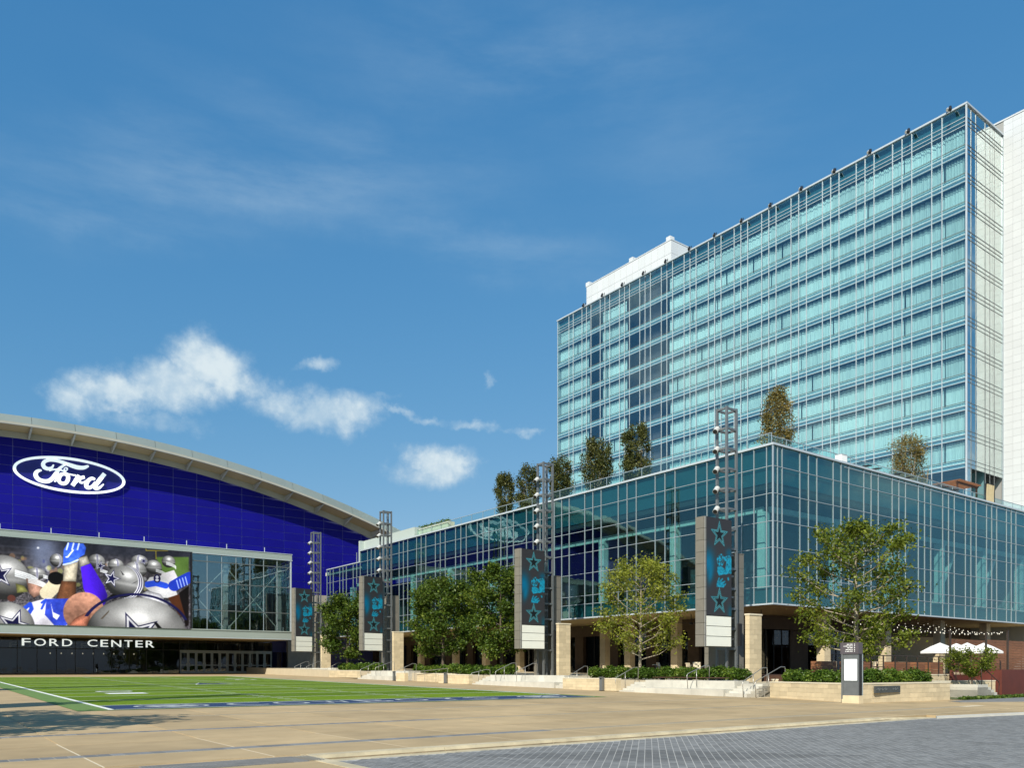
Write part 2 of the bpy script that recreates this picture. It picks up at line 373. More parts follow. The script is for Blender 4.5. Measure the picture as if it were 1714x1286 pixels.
M['wood'] = mat('cedar_board', (.20,.085,.038), .6, var=.22, scale=2.2, rnd=.16, stretch=(1,1,7))
M['wood_dk'] = mat('dark_wood', (.06,.028,.016), .6, var=.15, scale=4)
M['corten'] = mat('rust_red_steel', (.105,.022,.013), .65, var=.12, scale=1.5)
M['canvas'] = mat('white_canvas', (.72,.72,.71), .8, var=.02)
M['cushion'] = mat('cream_cushion', (.70,.60,.42), .9, var=.05)
M['tan_cloth'] = mat('tan_drape', (.52,.43,.25), .9, var=.08, scale=3)
M['turf'] = None
M['navy'] = mat('navy_turf', (.007,.032,.10), .9, var=.1, scale=6)
M['fieldwhite'] = mat('turf_paint_white', (.72,.75,.70), .9, var=.08, scale=8)
M['bark'] = mat('tree_bark', (.30,.26,.19), .9, var=.25, scale=9)
M['bark_dk'] = mat('dark_bark', (.10,.08,.06), .9, var=.2, scale=9)
M['leaf_oak'] = leafmat('oak_leaves', (.048,.076,.008), (.125,.168,.016), (.27,.30,.038), .40)
M['leaf_oak_dk'] = leafmat('dark_oak_leaves', (.028,.058,.008), (.072,.122,.014), (.18,.22,.03), .34)
M['leaf_light'] = leafmat('young_leaves', (.10,.13,.013), (.24,.275,.030), (.40,.40,.065), .44)
M['leaf_hedge'] = leafmat('hedge_leaves', (.035,.075,.010), (.085,.155,.018), (.21,.27,.04), .35)
M['leaf_roof'] = leafmat('roof_tree_leaves', (.03,.042,.010), (.075,.085,.022), (.18,.17,.055), .3)
M['leaf_dry'] = leafmat('dry_roof_leaves', (.08,.07,.018), (.20,.165,.045), (.38,.28,.11), .35)
M['grass'] = leafmat('verge_grass', (.03,.07,.012), (.07,.13,.02), (.16,.2,.04), .3)
# ------------------------------------------------------------------ ground, plaza, road
def sheet(name, m, xs, ys, dz, kind='structure', parent=None):
    mb = MB()
    for j in range(len(ys)-1):
        for i in range(len(xs)-1):
            a, b, c, d = (xs[i],ys[j]), (xs[i+1],ys[j]), (xs[i+1],ys[j+1]), (xs[i],ys[j+1])
            mb.quad(*[(x, y, gz(y)+dz) for x, y in (a,b,c,d)])
    return mb.build(name, m, parent, kind=kind)
sheet('ground', M['ground'], [-6000,-600,-60,6.2,60,600,6000], [-6000,-600,-60,15.2], -.20)
g2 = sheet('far_ground', M['ground'], [-6000,-600,-60,60,600,6000], [15.2,20,135,600,6000], -.06)
road = sheet('road', M['roadbed'], [-60,6.2,60], [-40,0,14.60], -.1035)
plaza = sheet('plaza', M['slab'], [-60,6.2,20,40,56], [14.98,20,50,80,135], -.010)
sheet('plaza_corner', M['slab'], [-60,6.2], [11,14.98], -.0105)
JW = .020
# poured slabs with recessed light joints
rows = [(15.18,17.07),(17.55,20.0),(20.0,22.66),(23.12,25.7),(25.7,28.27),(28.73,32.9)]
xs = [2.72+2.95*k for k in range(-3, 13)]
jb = MB()
for (y0, y1) in rows:
    for x0 in xs:
        x1 = x0+2.95
        if y1 > 28.4 and x1 > 37: continue
        o = MB(); z0, z1 = gz(y0), gz(y1)
        b = o.v; n = 0
        o.v += [(x0+JW,y0+JW,z0-.05),(x1-JW,y0+JW,z0-.05),(x1-JW,y1-JW,z1-.05),(x0+JW,y1-JW,z1-.05),(x0+JW,y0+JW,z0),(x1-JW,y0+JW,z0),(x1-JW,y1-JW,z1),(x0+JW,y1-JW,z1)]
        o.f += [(4,5,6,7),(0,1,5,4),(1,2,6,5),(2,3,7,6),(3,0,4,7)]
        o.build('slab', M['slab'], plaza)
jj = MB()
for x0 in xs: jj.box(x0-JW*.95, x0+JW*.95, 15.2, 28.3, -.03, -.003)
jj.build('joint_filler', M['joint'], plaza, kind='stuff')
# strips of gray pavers across the plaza
for (y0, y1) in ((17.09,17.53),(22.68,23.10),(28.29,28.71)):
    st = sheet('paver_strip', M['joint'], [-6, 40], [y0, y1], -.004)
    n = 0; rest = MB(); x = -5.0
    while x < 38:
        a, b = x+.006, x+.236
        z = gz(y0)
        if -1 < x < 14 and y0 < 28: ubox('paving_brick', M['paver'], a, b, y0+.02, y1-.02, z-.06, z+.002, st)
        else: rest.box(a, b, y0+.02, y1-.02, z-.06, z+.003)
        x += .242
    rest.build('distant_paving_bricks', M['paver_far'], st, kind='stuff')
# textured warning pavers by the kerb end
wp = empty('warning_paving', (5, 14.2, 0), kind='structure')
for i in range(9):
    for j in range(3):
        x = 3.2+.30*i; y = 14.02+.30*j
        if x+.3 > 6.3 and y < 14.5: continue
        ubox('paver', M['paver'], x+.006, x+.294, y+.006, y+.294, -.05, .004, wp)
dm = MB()
for i in range(60):
    for j in range(14):
        x = 3.23+.06*i; y = 14.05+.06*j
        if x < 6.2: dm.box(x-.013, x+.013, y-.013, y+.013, .004, .011)
dm.build('raised_dots', M['paver'], wp, kind='stuff')
# brick road, bricks laid at 45 degrees to the buildings
BW, BL = .152, .152*1.45
ang = math.atan2(.732, .7015); u = np.array([math.sin(ang), math.cos(ang)]); v = np.array([math.cos(ang), -math.sin(ang)])
cand = []
for i in range(-260, 400):
    for j in range(-20, 300):
        c = u*(j*BL+(i%2)*BL*.5)+v*(i*BW)
        if c[1] > 14.50 or c[0] < 5.0 or c[0] > 52 or c[1] < 2: continue
        px, py, d = proj(c[0], c[1], -.10)
        if d < 12.2 or px < 200 or px > 1800 or py > 1330 or d > 33: continue
        cand.append((d, c[0], c[1]))
cand.sort(key=lambda t: abs(proj(t[1], t[2], -.12)[1]-1268)+abs(proj(t[1], t[2], -.12)[0]-1100)*.03)
rb = M['road']
unit = MB().box(-.5,.5,-.5,.5,-.5,.5).mesh('paving_brick', rb)
for d, x, y in cand[:300]:
    o = bpy.data.objects.new('paving_brick', unit); COL.objects.link(o); o.parent = road
    o.location = (x, y, -.14+random.uniform(-.0014,.0014)); o.rotation_euler = (0, 0, -ang); o.scale = (BW-.016, BL-.015, .08)
V = []; F = []
sx, sy = (BW-.016)/2, (BL-.015)/2
tone = []
for d, x, y in cand[300:]:
    z = -.101+random.uniform(-.0014,.0014); n = len(V)
    for a, b in ((-1,-1),(1,-1),(1,1),(-1,1)):
        p = v*(a*sx)+u*(b*sy); V.append((x+p[0], y+p[1], z))
    for a, b in ((-1,-1),(1,-1),(1,1),(-1,1)):
        p = v*(a*sx)+u*(b*sy); V.append((x+p[0], y+p[1], z-.03))
    F += [(n,n+1,n+2,n+3),(n+4,n+5,n+1,n),(n+5,n+6,n+2,n+1),(n+6,n+7,n+3,n+2),(n+7,n+4,n,n+3)]
me = bpy.data.meshes.new('paving_bricks'); me.from_pydata(V, [], F); me.materials.append(rb)
at = me.attributes.new('leaf_tone', 'FLOAT', 'FACE'); at.data.foreach_set('value', np.repeat(rng.random(len(F)//5), 5))
o = bpy.data.objects.new('paving_bricks', me); COL.objects.link(o); o.parent = road; o['kind'] = 'stuff'
nt = rb.node_tree; a_ = nt.nodes.new('ShaderNodeAttribute'); a_.attribute_name = 'leaf_tone'
vm = [n for n in nt.nodes if n.type == 'VECT_MATH'][0]; lk = vm.inputs['Scale'].links[0]; src = lk.from_socket
mr = nt.nodes.new('ShaderNodeMapRange'); mr.inputs[3].default_value = .86; mr.inputs[4].default_value = 1.24; nt.links.new(a_.outputs['Fac'], mr.inputs[0])
mm = nt.nodes.new('ShaderNodeMath'); mm.operation = 'MULTIPLY'; nt.links.new(src, mm.inputs[0]); nt.links.new(mr.outputs[0], mm.inputs[1]); nt.links.new(mm.outputs[0], vm.inputs['Scale'])
# kerb and gutter: the kerb tapers down to a flush ramp at both ends
def kerb_top(x): return min(1, max(0, (x-5.2)/.8))*min(1, max(0, (30.0-x)/3.0))
kerb = empty('kerb', (18, 14.9, 0), kind='structure')
x = 6.31; k = 0
while x < 29:
    x1 = x+3.0; a, b = -.10+.10*kerb_top(x), -.10+.10*kerb_top(x1); g = .006
    mb = MB(); n = 0
    prof = lambda t: [(14.56,-.101),(14.86,-.096),(14.90,max(t-.012,-.094)),(14.93,max(t,-.092)),(15.19,max(t,-.06)),(15.19,-.2),(14.56,-.2)]
    p0, p1 = prof(a), prof(b)
    mb.v += [(x+g, y, z) for y, z in p0]+[(x1-g, y, z) for y, z in p1]; q = len(p0)
    mb.f += [(q+i, q+(i+1)%q, (i+1)%q, i) for i in range(q)]+[tuple(range(q)), tuple(range(q, 2*q))[::-1]]
    o = mb.build('kerb_stone', M['kerb'], kerb)
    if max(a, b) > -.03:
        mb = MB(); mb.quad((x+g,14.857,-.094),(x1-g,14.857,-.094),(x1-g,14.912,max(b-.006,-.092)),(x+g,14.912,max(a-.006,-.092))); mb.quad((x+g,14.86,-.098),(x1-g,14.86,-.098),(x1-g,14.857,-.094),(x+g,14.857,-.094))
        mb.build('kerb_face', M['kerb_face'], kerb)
    x = x1
MB().prism([(30.2,14.62),(60,10.4),(60,14.975),(30.2,14.975)], -.2, -.012).build('plaza_edge', M['slab'], kind='structure')
MB().prism([(29.6,14.30),(60,9.6),(60,10.39),(30.2,14.61)], -.2, -.03).build('kerb_ramp', M['white_conc'], kind='structure')
MB().prism([(6.02,11.0),(6.30,11.0),(6.30,14.985),(6.02,14.985)], -.2, -.002).build('kerb_return', M['kerb'], kind='structure')
MB().prism([(6.31,14.95),(30.19,14.95),(30.19,15.185),(6.31,15.185)], -.2, -.0125).build('plaza_edge', M['slab'], kind='structure')
fl = MB().prism([(6.2,15.16),(60,15.16),(60,15.4),(6.2,15.4)], -.1, -.002).build('kerb_edge', M['kerb'], kind='structure')

# right-hand path of gray pavers and lawn verge
MB().prism([(43.0,19.6),(49,17.0),(75,16.2),(75,20.6),(44,20.65)], -.05, .014).build('path', M['paver'], kind='structure')
sheet('lawn', mat('lawn_soil', (.08,.10,.03), .95, var=.3, scale=3), [46.2, 60], [20.6, 23.4], .006)
# ------------------------------------------------------------------ playing field
def turf_mat():
    m_ = bpy.data.materials.new('turf'); m_.use_nodes = True; nt = m_.node_tree; N = nt.nodes; L = nt.links; b = N['Principled BSDF']
    b.inputs['Roughness'].default_value = .9; b.inputs['Specular IOR Level'].default_value = .15
    geo = N.new('ShaderNodeNewGeometry'); sp = N.new('ShaderNodeSeparateXYZ'); L.new(geo.outputs['Position'], sp.inputs[0])
    w = N.new('ShaderNodeMath'); w.operation = 'MULTIPLY'; w.inputs[1].default_value = 2*math.pi/9.144; L.new(sp.outputs[1], w.inputs[0])
    w2 = N.new('ShaderNodeMath'); w2.operation = 'SINE'; L.new(w.outputs[0], w2.inputs[0])
    mr = N.new('ShaderNodeMapRange'); mr.inputs[1].default_value = -.15; mr.inputs[2].default_value = .15; L.new(w2.outputs[0], mr.inputs[0])
    mx = N.new('ShaderNodeMix'); mx.data_type = 'RGBA'; L.new(mr.outputs[0], mx.inputs[0]); mx.inputs[6].default_value = (.112,.190,.009,1); mx.inputs[7].default_value = (.150,.240,.012,1)
    no = N.new('ShaderNodeTexNoise'); no.inputs['Scale'].default_value = 2.2; no.inputs['Detail'].default_value = 10; L.new(geo.outputs['Position'], no.inputs['Vector'])
    m2 = N.new('ShaderNodeMapRange'); m2.inputs[1].default_value = .3; m2.inputs[2].default_value = .7; m2.inputs[3].default_value = .82; m2.inputs[4].default_value = 1.15; L.new(no.outputs[0], m2.inputs[0])
    vm = N.new('ShaderNodeVectorMath'); vm.operation = 'SCALE'; L.new(mx.outputs[2], vm.inputs[0]); L.new(m2.outputs[0], vm.inputs['Scale']); L.new(vm.outputs[0], b.inputs['Base Color'])
    bp = N.new('ShaderNodeBump'); bp.inputs['Distance'].default_value = .03; n3 = N.new('ShaderNodeTexNoise'); n3.inputs['Scale'].default_value = 40; L.new(geo.outputs['Position'], n3.inputs['Vector'])
    L.new(n3.outputs[0], bp.inputs['Height']); L.new(bp.outputs[0], b.inputs['Normal']); return m_
M['turf'] = turf_mat()
M['fieldgray'] = mat('turf_paint_gray', (.36,.40,.41), .9, var=.2, scale=5)
M['turf_edge'] = mat('turf_border', (.12,.21,.05), .95, var=.15, scale=5, bump=.3, bscale=40)
FX0, FX1, FY0, FY1 = 6.15, 30.8, 33.15, 97.0
YS = [33.15, 36.4, 45, 60, 80, 97]
sheet('turf_border', M['turf_edge'], [5.05, 31.25], [32.98, 36.4, 60, 97.4], .004)
field = sheet('football_field', M['turf'], [FX0, FX1], YS, .008)
def mark(name, m, x0, x1, y0, y1, dz=.012, parent=field):
    return sheet(name, m, [x0, x1], [y0, y1] if y1-y0 < 20 else [y0, 45, 60, 80, y1], dz, None, parent)
mark('end_zone_band', M['navy'], FX0+.2, FX1-.3, 33.35, 36.3)
mark('side_line', M['fieldwhite'], FX0-.05, FX0+.16, FY0, FY1, .016)
mark('side_line', M['fieldwhite'], FX1-.3, FX1-.05, 36.4, FY1, .016)
mark('goal_line', M['fieldwhite'], FX0+.2, FX1-.3, 36.32, 36.44, .016); mark('end_line', M['fieldwhite'], FX0+.2, FX1-.3, 33.2, 33.33, .016)
y = 41.0; yl = []
while y < 96.5: mark('yard_line', M['fieldwhite'], FX0+.2, FX1-.3, y-.065, y+.065, .016); yl.append(y); y += 4.572
for X in (15.1, 21.7):
    hm = MB(); y = 37.3
    while y < 96:
        hm.quad(*[(a, b, gz(b)+.018) for a, b in ((X-.32,y-.06),(X+.32,y-.06),(X+.32,y+.06),(X-.32,y+.06))])
        if abs(((y-36.4)/.9144) % 5-0) < .5: hm.quad(*[(a, b, gz(b)+.018) for a, b in ((X-.1,y-.4),(X+.1,y-.4),(X+.1,y+.4),(X-.1,y+.4))])
        y += .9144
    hm.build('hash_marks', M['fieldwhite'], field, kind='stuff')
def flat_text(ch, x, y, w, h, rot=0):
    me = text_mesh(ch, 1, .0, M['fieldwhite' if ch in '0123456789' else 'fieldgray']); xs_ = [p.co.x for p in me.vertices]; ys_ = [p.co.y for p in me.vertices]
    x0, x1, y0, y1 = min(xs_), max(xs_), min(ys_), max(ys_)
    for p in me.vertices:
        a = (p.co.x-x0)/(x1-x0)-.5; b = (p.co.y-y0)/(y1-y0)-.5
        a, b = a*w, b*h; c, s_ = math.cos(rot), math.sin(rot)
        X, Y = x+a*c-b*s_, y+a*s_+b*c; p.co = (X, Y, gz(Y)+.020)
    o = bpy.data.objects.new('painted_letter', me); COL.objects.link(o); o.parent = field; return o
for i, ch in enumerate('COWBOYS'): flat_text(ch, 11.75+i*2.03, 34.8, 1.6, 1.75)
for (cx, cw) in ((8.75, 2.9), (28.0, 3.0)):                    # oval emblems at both ends of the band
    mb = MB()
    for a, b in ((.88, 1.0), (0, .72)):
        for k in range(36):
            t0, t1 = 2*math.pi*k/36, 2*math.pi*(k+1)/36
            P = [(cx+cw/2*r*math.cos(t), 34.8+1.15*r*math.sin(t)) for r, t in ((a,t0),(b,t0),(b,t1),(a,t1))]
            if a == 0 and k % 6 == 5: continue
            mb.quad(*[(X, Y, gz(Y)+.020) for X, Y in (P if a else [P[0],P[1],P[2],P[3]])])
    mb.build('painted_emblem', M['fieldgray'], field)
for (t_, X, Y) in (('1',9.9,48.9),('0',9.9,52.2),('2',26.6,79.0),('0',26.6,82.0)): flat_text(t_, X, Y, 1.5, 2.0, math.pi/2)
def star_poly(cx, cy, r, r2=.40): return [(cx+(r if k%2 == 0 else r*r2)*math.sin(math.pi*k/5), cy+(r if k%2 == 0 else r*r2)*math.cos(math.pi*k/5)) for k in range(10)]
def flat_star(r, m, dz):
    P = star_poly(19.3, 66.2, r); mb = MB(); n = len(mb.v); mb.v = [(19.3, 66.2, gz(66.2)+dz)]+[(x, y, gz(y)+dz) for x, y in P]
    mb.f = [(0, 1+(k+1)%10, 1+k) for k in range(10)]; return mb.build('painted_star', m, field)
flat_star(2.5, M['fieldwhite'], .020); flat_star(2.15, M['navy'], .024)

# ------------------------------------------------------------------ terrace with its stone walls, seat steps, stairs
TX = 40.3
tm = MB()
for (x0, x1, ya, yb) in ((TX, 140, 28.9, 121.5), (55.5, 140, 23.6, 28.9)):
    tm.v += [(x0,ya,-.3),(x1,ya,-.3),(x1,yb,-.3),(x0,yb,-.3),(x0,ya,tz(ya)),(x1,ya,tz(ya)),(x1,yb,tz(yb)),(x0,yb,tz(yb))]
    n = len(tm.v)-8; tm.f += [tuple(n+i for i in q) for q in ((4,5,6,7),(0,1,5,4),(1,2,6,5),(2,3,7,6),(3,0,4,7))]
terrace = tm.build('terrace', M['lime_core'], kind='structure')

def stone_wall(name, path, thick, ztop, label, cat='stone wall', zbase=None, bl=.62, ch=.21, cap=.07, group=None, blocks=True, course_top=None):
    """a wall of limestone blocks along path [(x,y),...]; block faces stand proud of the recessed mortar"""
    x0, y0 = path[0]; zb = gz(y0)-.05 if zbase is None else zbase
    root = empty(name, (x0, y0, zb), label=label, cat=cat, group=group)
    for (ax, ay), (bx, by) in zip(path[:-1], path[1:]):
        L_ = math.hypot(bx-ax, by-ay); ang = math.atan2(by-ay, bx-ax); d = ((bx-ax)/L_, (by-ay)/L_); nrm = (-d[1], d[0])
        zt = ztop if not callable(ztop) else ztop((ay+by)/2)
        H_ = zt-zb-cap; nc = max(1, round(H_/ch)); hh = H_/nc
        def seg(nm, m, a0, a1, t0, t1, z0, z1):
            me = _cache.get(m.name)
            if me is None: me = MB().box(-.5,.5,-.5,.5,-.5,.5).mesh('piece_'+m.name, m); _cache[m.name] = me
            o = bpy.data.objects.new(nm, me); COL.objects.link(o); o.parent = root
            am, tm_ = (a0+a1)/2, (t0+t1)/2
            o.location = (ax+d[0]*am+nrm[0]*tm_-x0, ay+d[1]*am+nrm[1]*tm_-y0, (z0+z1)/2-zb); o.rotation_euler = (0,0,ang); o.scale = (a1-a0, t1-t0, z1-z0)
        seg('wall_core', M['lime_core'], .012, L_-.012, -thick+.014, -.014, zb, zt-cap)
        for c in range(nc):
            a = 0 if c % 2 == 0 else -bl/2
            while a < L_-.02:
                w_ = bl*random.uniform(.92, 1.08); a0, a1 = max(a, 0), min(a+w_, L_)
                if L_-a1 < .12: a1 = L_; 
                seg('stone_block', M['lime'], a0+.004, a1-.004, -thick+random.uniform(0,.006), random.uniform(-.006,.0), zb+c*hh+.004, zb+(c+1)*hh-.004)
                a = a1 if a1 == L_ else a+w_
        nk = max(1, round(L_/1.6))
        for i in range(nk): seg('cap_stone', M['lime_cap'], L_*i/nk+.003, L_*(i+1)/nk-.003, -thick-.02, .02, zt-cap, zt)
    return root
# near planter around the pylon: blocks go round two sides
stone_wall('planter_wall', [(45.9,21.45),(37.7,21.75)], .38, 1.0, 'pale limestone planter wall with dark plaque right of the gray pylon', 'planter wall', ch=.235, bl=.7)
stone_wall('planter_wall', [(37.45,22.1),(39.35,28.3)], .38, .99, 'limestone planter wall running back from the left side of the gray pylon', 'planter wall', ch=.235, bl=.7)
MB().prism([(37.9,22.1),(45.6,21.86),(45.6,28.1),(39.75,28.2)], 0, .86).build('planter_soil', mat('planter_soil', (.05,.035,.02), .95), kind='structure')
stone_wall('planter_wall', [(39.36,28.32),(45.6,28.32)], .3, .99, 'limestone planter wall at the back of the near planter, along the ramp', 'planter wall', ch=.235, bl=.7)
stone_wall('ramp_wall', [(40.1,28.65),(40.35,28.94)], .3, 1.12, 'short cream stone wall beside the ramp by the nearest stone pier', 'stone wall', bl=.5)
stone_wall('terrace_wall', [(40.4,26.0),(54,26.0)], .3, 1.35, 'low limestone wall below the wooden patio fence', 'stone wall', zbase=.1, bl=.8, ch=.3)

def step_block(name, m, x0, x1, y0, y1, z0, z1, parent): return ubox(name, m, x0, x1, y0, y1, z0, z1, parent)
def seat_steps(Y0, Y1, x, label, left_stair, right_stair):
    """two tall white concrete tiers with small stairs at the ends"""
    ym = (Y0+Y1)/2; g = gz(ym); T = tz(ym)-.02
    root = empty('seat_steps', (x, ym, g), label=label, cat='seat steps', group='white concrete seat steps below the light towers')
    y0, y1 = Y0+right_stair, Y1-left_stair
    nseg = max(2, round((y1-y0)/2.4))
    for i in range(nseg):
        a, b = y0+(y1-y0)*i/nseg+.004, y0+(y1-y0)*(i+1)/nseg-.004
        step_block('lower_tier', M['white_conc'], x, x+1.0, a, b, g-.3, g+(T-g)*.52, root)
        step_block('upper_tier', M['white_conc'], x+1.0, x+2.35, a, b, g-.3, T+.16, root)
    for (a, b, on) in ((Y0, y0, right_stair), (y1, Y1, left_stair)):
        if not on: continue
        for k in range(5):
            step_block('stair_tread', M['white_conc'], x+.15+.36*k, x+2.34, a+.004, b-.004, g-.3, g+(T-g)*(k+1)/5, root)
    return root
seat_steps(28.95, 39.2, 37.95, 'white concrete seat steps under the nearest light tower, dark bench on top', 1.6, 1.5)
seat_steps(45.0, 57.5, 38.5, 'white concrete seat steps under the second light tower, beside the blue field corner', 1.5, 1.4)
seat_steps(70.5, 80.0, 38.9, 'white concrete seat steps under the third light tower between the stone walls', 1.4, 0)
seat_steps(92.5, 107.0, 41.2, 'white concrete seat steps farthest away, beside the arena doors', 1.4, 0)
stone_wall('planter_wall', [(38.55,45.0),(38.3,39.2)], .4, lambda y: tz(y)+.12, 'limestone planter wall between the first and second light towers', 'planter wall', bl=.75)
stone_wall('planter_wall', [(38.8,62.5),(38.8,57.6)], .4, lambda y: tz(y)+.05, 'limestone planter wall just left of the second light tower steps', 'planter wall', bl=.9, ch=.28)
stone_wall('ramp_wall', [(40.2,68.8),(40.2,62.5)], .35, lambda y: tz(y)+.05, 'recessed stone wall behind the ramp rail under the dark oaks', 'stone wall', bl=.9, ch=.28)
stone_wall('planter_wall', [(38.9,70.5),(38.9,68.8)], .4, lambda y: tz(y)+.05, 'short limestone planter wall right of the third light tower steps', 'planter wall', bl=.9, ch=.28)
stone_wall('planter_wall', [(41.0,92.4),(39.4,80.0)], .4, lambda y: tz(y)+.05, 'limestone planter wall between the third and farthest light towers', 'planter wall', bl=1.1, ch=.3)
# the long dark bench on the near seat steps
bn = empty('bench', (39.7, 35, 1.05), label='long low dark wooden bench on the nearest white seat steps', cat='bench')
for i in range(4): ubox('slat', M['wood_dk'], 39.42+.13*i, 39.53+.13*i, 31.6, 37.4, 1.14, 1.19, bn)
for yy in (32.2, 34.5, 36.8): ubox('support', M['black'], 39.5, 39.85, yy-.05, yy+.05, 1.0, 1.14, bn)

# ------------------------------------------------------------------ bent pipe handrails
def handrail(p0, p1, label, m=None, h=.92, mids=1, group='bent steel handrails'):
    """a rail over stairs from foot p0 up to head p1, both ends bent down to the ground"""
    m = m or M['rail']
    root = empty('handrail', p0, label=label, cat='handrail', group=group); P0, P1 = Vector(p0), Vector(p1); d = (P1-P0); dh = Vector((d.x, d.y, 0)).normalized()
    a = P0+Vector((0,0,h)); b = P1+Vector((0,0,h)); c = b+dh*.38; e = a-dh*.10
    pts = [P0-dh*.02, P0+Vector((0,0,h*.55))-dh*.06, e-Vector((0,0,.12)), a, b, c-Vector((0,0,.0)), c+dh*.05-Vector((0,0,.12)), Vector((c.x, c.y, P1.z))+dh*.02]
    MB().tube(pts, .024, 8).build('rail', m, root, smooth=True)
    for i in range(mids):
        q = P0.lerp(P1, (i+1)/(mids+1)); MB().tube([q-Vector((0,0,.12)), q+Vector((0,0,h))], .02, 8).build('post', m, root, smooth=True)
    return root
hr = [((37.95,29.05,.1),(39.7,29.05,.85),'steel handrail on the left edge of the nearest stone pier stairs'),
      ((37.95,28.2,.1),(40.2,28.2,.9),'steel handrail by the ramp right of the nearest stone pier'),
      ((38.05,33.2,.5),(39.6,33.2,1.0),'steel handrail on the nearest seat steps, left of the tower legs'),
      ((37.98,39.3,.22),(39.6,39.3,.9),'steel handrail at the left end of the nearest seat steps'),
      ((38.6,44.8,.3),(40.4,45.2,1.0),'steel handrail at the right end of the second seat steps'),
      ((38.7,51.2,.65),(40.3,51.2,1.25),'right steel handrail on the second seat steps, in front of the tower legs'),
      ((38.7,54.0,.65),(40.3,54.0,1.3),'left steel handrail on the second seat steps'),
      ((39.0,58.0,.45),(40.2,57.7,.75),'short steel handrail at the left end of the second seat steps'),
      ((39.0,71.2,.65),(40.6,71.0,1.35),'steel handrail at the right end of the third seat steps'),
      ((39.2,76.0,1.0),(40.9,76.0,1.55),'steel handrail on the third seat steps'),
      ((39.3,79.7,.8),(41.0,79.7,1.5),'steel handrail at the left end of the third seat steps'),
      ((41.5,99.5,1.2),(43.0,99.5,1.8),'right steel handrail on the farthest seat steps'),
      ((41.5,103.5,1.2),(43.0,103.5,1.85),'left steel handrail on the farthest seat steps, by the arena wall'),
      ((41.3,92.9,.9),(42.6,92.6,1.6),'steel handrail between the farthest seat steps and the planter wall')]
for a, b, l in hr: handrail(a, b, l)
rr = empty('ramp_rail', (39.6,62.6,.5), label='long level steel rail along the ramp in front of the dark oaks', cat='handrail')
MB().tube([(39.5,68.6,gz(68)+.05),(39.5,68.6,gz(68)+.9),(39.5,62.7,tz(62)+.55),(39.5,62.7,gz(62))], .024).build('rail', M['rail'], rr)
for yy in (64.7, 66.7): MB().tube([(39.5,yy,gz(yy)),(39.5,yy,gz(yy)+1.0)], .02).build('post', M['rail'], rr)
rr = empty('ramp_rail', (40.0,28.2,.2), label='pair of sloping steel rails along the ramp left of the near planter', cat='handrail')
for dz in (0, -.24): MB().tube([(38.5,28.55,.55+dz),(43.5,27.2,1.35+dz)], .022).build('rail', M['rail'], rr)
for t in (.1,.5,.9): MB().tube([(38.5+5*t,28.55-1.35*t,0),(38.5+5*t,28.55-1.35*t,.55+.8*t)], .018).build('post', M['rail'], rr)

# gray bollard lights
for (X, Y, l) in ((37.75,40.5,'slim gray bollard light in front of the planter wall near the blue field corner'),(38.2,61.0,'slim gray bollard light by the ramp under the dark oaks'),(38.5,70.9,'slim gray bollard light left of the ramp rail')):
    b = empty('bollard', (X,Y,gz(Y)), label=l, cat='bollard', group='gray bollard lights along the walls')
    ubox('shaft', M['steel'], X-.09, X+.09, Y-.13, Y+.13, gz(Y), gz(Y)+.90, b); ubox('lens', M['black'], X-.095, X+.06, Y-.10, Y+.10, gz(Y)+.78, gz(Y)+.86, b)
    ubox('cap', M['steel'], X-.11, X+.11, Y-.15, Y+.15, gz(Y)+.90, gz(Y)+.94, b); ubox('foot', M['black'], X-.12, X+.12, Y-.16, Y+.16, gz(Y), gz(Y)+.03, b)

# wayfinding pylon
py = empty('wayfinding_pylon', (37.05,21.85,0), label='gray wayfinding pylon with dark header and white map panel on a stone foot', cat='sign')
PXa, PXb, PYa, PYb = 36.95, 37.3, 21.55, 22.40
ubox('stone_foot', M['lime'], PXa-.02, PXb+.02, PYa-.02, PYb+.02, -.05, .40, py)
ubox('body', M['steel'], PXa+.02, PXb-.01, PYa+.03, PYb-.03, .40, 2.42, py)
hd = ubox('header', mat('header_slate', (.085,.075,.085), .5), PXa-.03, PXb, PYa, PYb+.10, 2.42, 2.98, py)
ubox('side_panel', M['black'], PXa+.10, PXb-.05, PYa+.004, PYa+.03, .40, 2.42, py)
ubox('edge_trim', M['alu'], PXb-.01, PXb+.03, PYa-.0, PYa+.06, .40, 2.42, py); ubox('edge_trim', M['steel'], PXa-.02, PXa+.05, PYb-.03, PYb+.06, .22, 2.42, py)
ubox('map_panel', mat('map_white', (.80,.83,.85), .3, emit=(.8,.85,.9), estr=.25), PXa-.005, PXa+.03, PYa+.10, PYb-.10, 1.13, 2.17, py)
ubox('panel_frame', M['alu_dk'], PXa+.004, PXa+.03, PYa+.05, PYb-.05, 2.17, 2.21, py); ubox('panel_frame', M['alu_dk'], PXa+.004, PXa+.03, PYa+.05, PYb-.05, 1.08, 1.12, py)
for i, w_ in enumerate((.34,.50,.29,.38,.40)):
    zz = 2.89-.085*i; a = PYa+.30
    for k in range(int(w_/.028)):                                       # rows of white lettering
        if (k*7+i*3) % 6 != 5: ubox('header_text', M['white'], PXa-.036, PXa-.02, a+.028*k, a+.028*k+.022, zz-.018, zz+.018, py)
    ubox('header_arrow', M['white'], PXa-.036, PXa-.02, PYa+.18, PYa+.22, zz-.018, zz+.018, py)

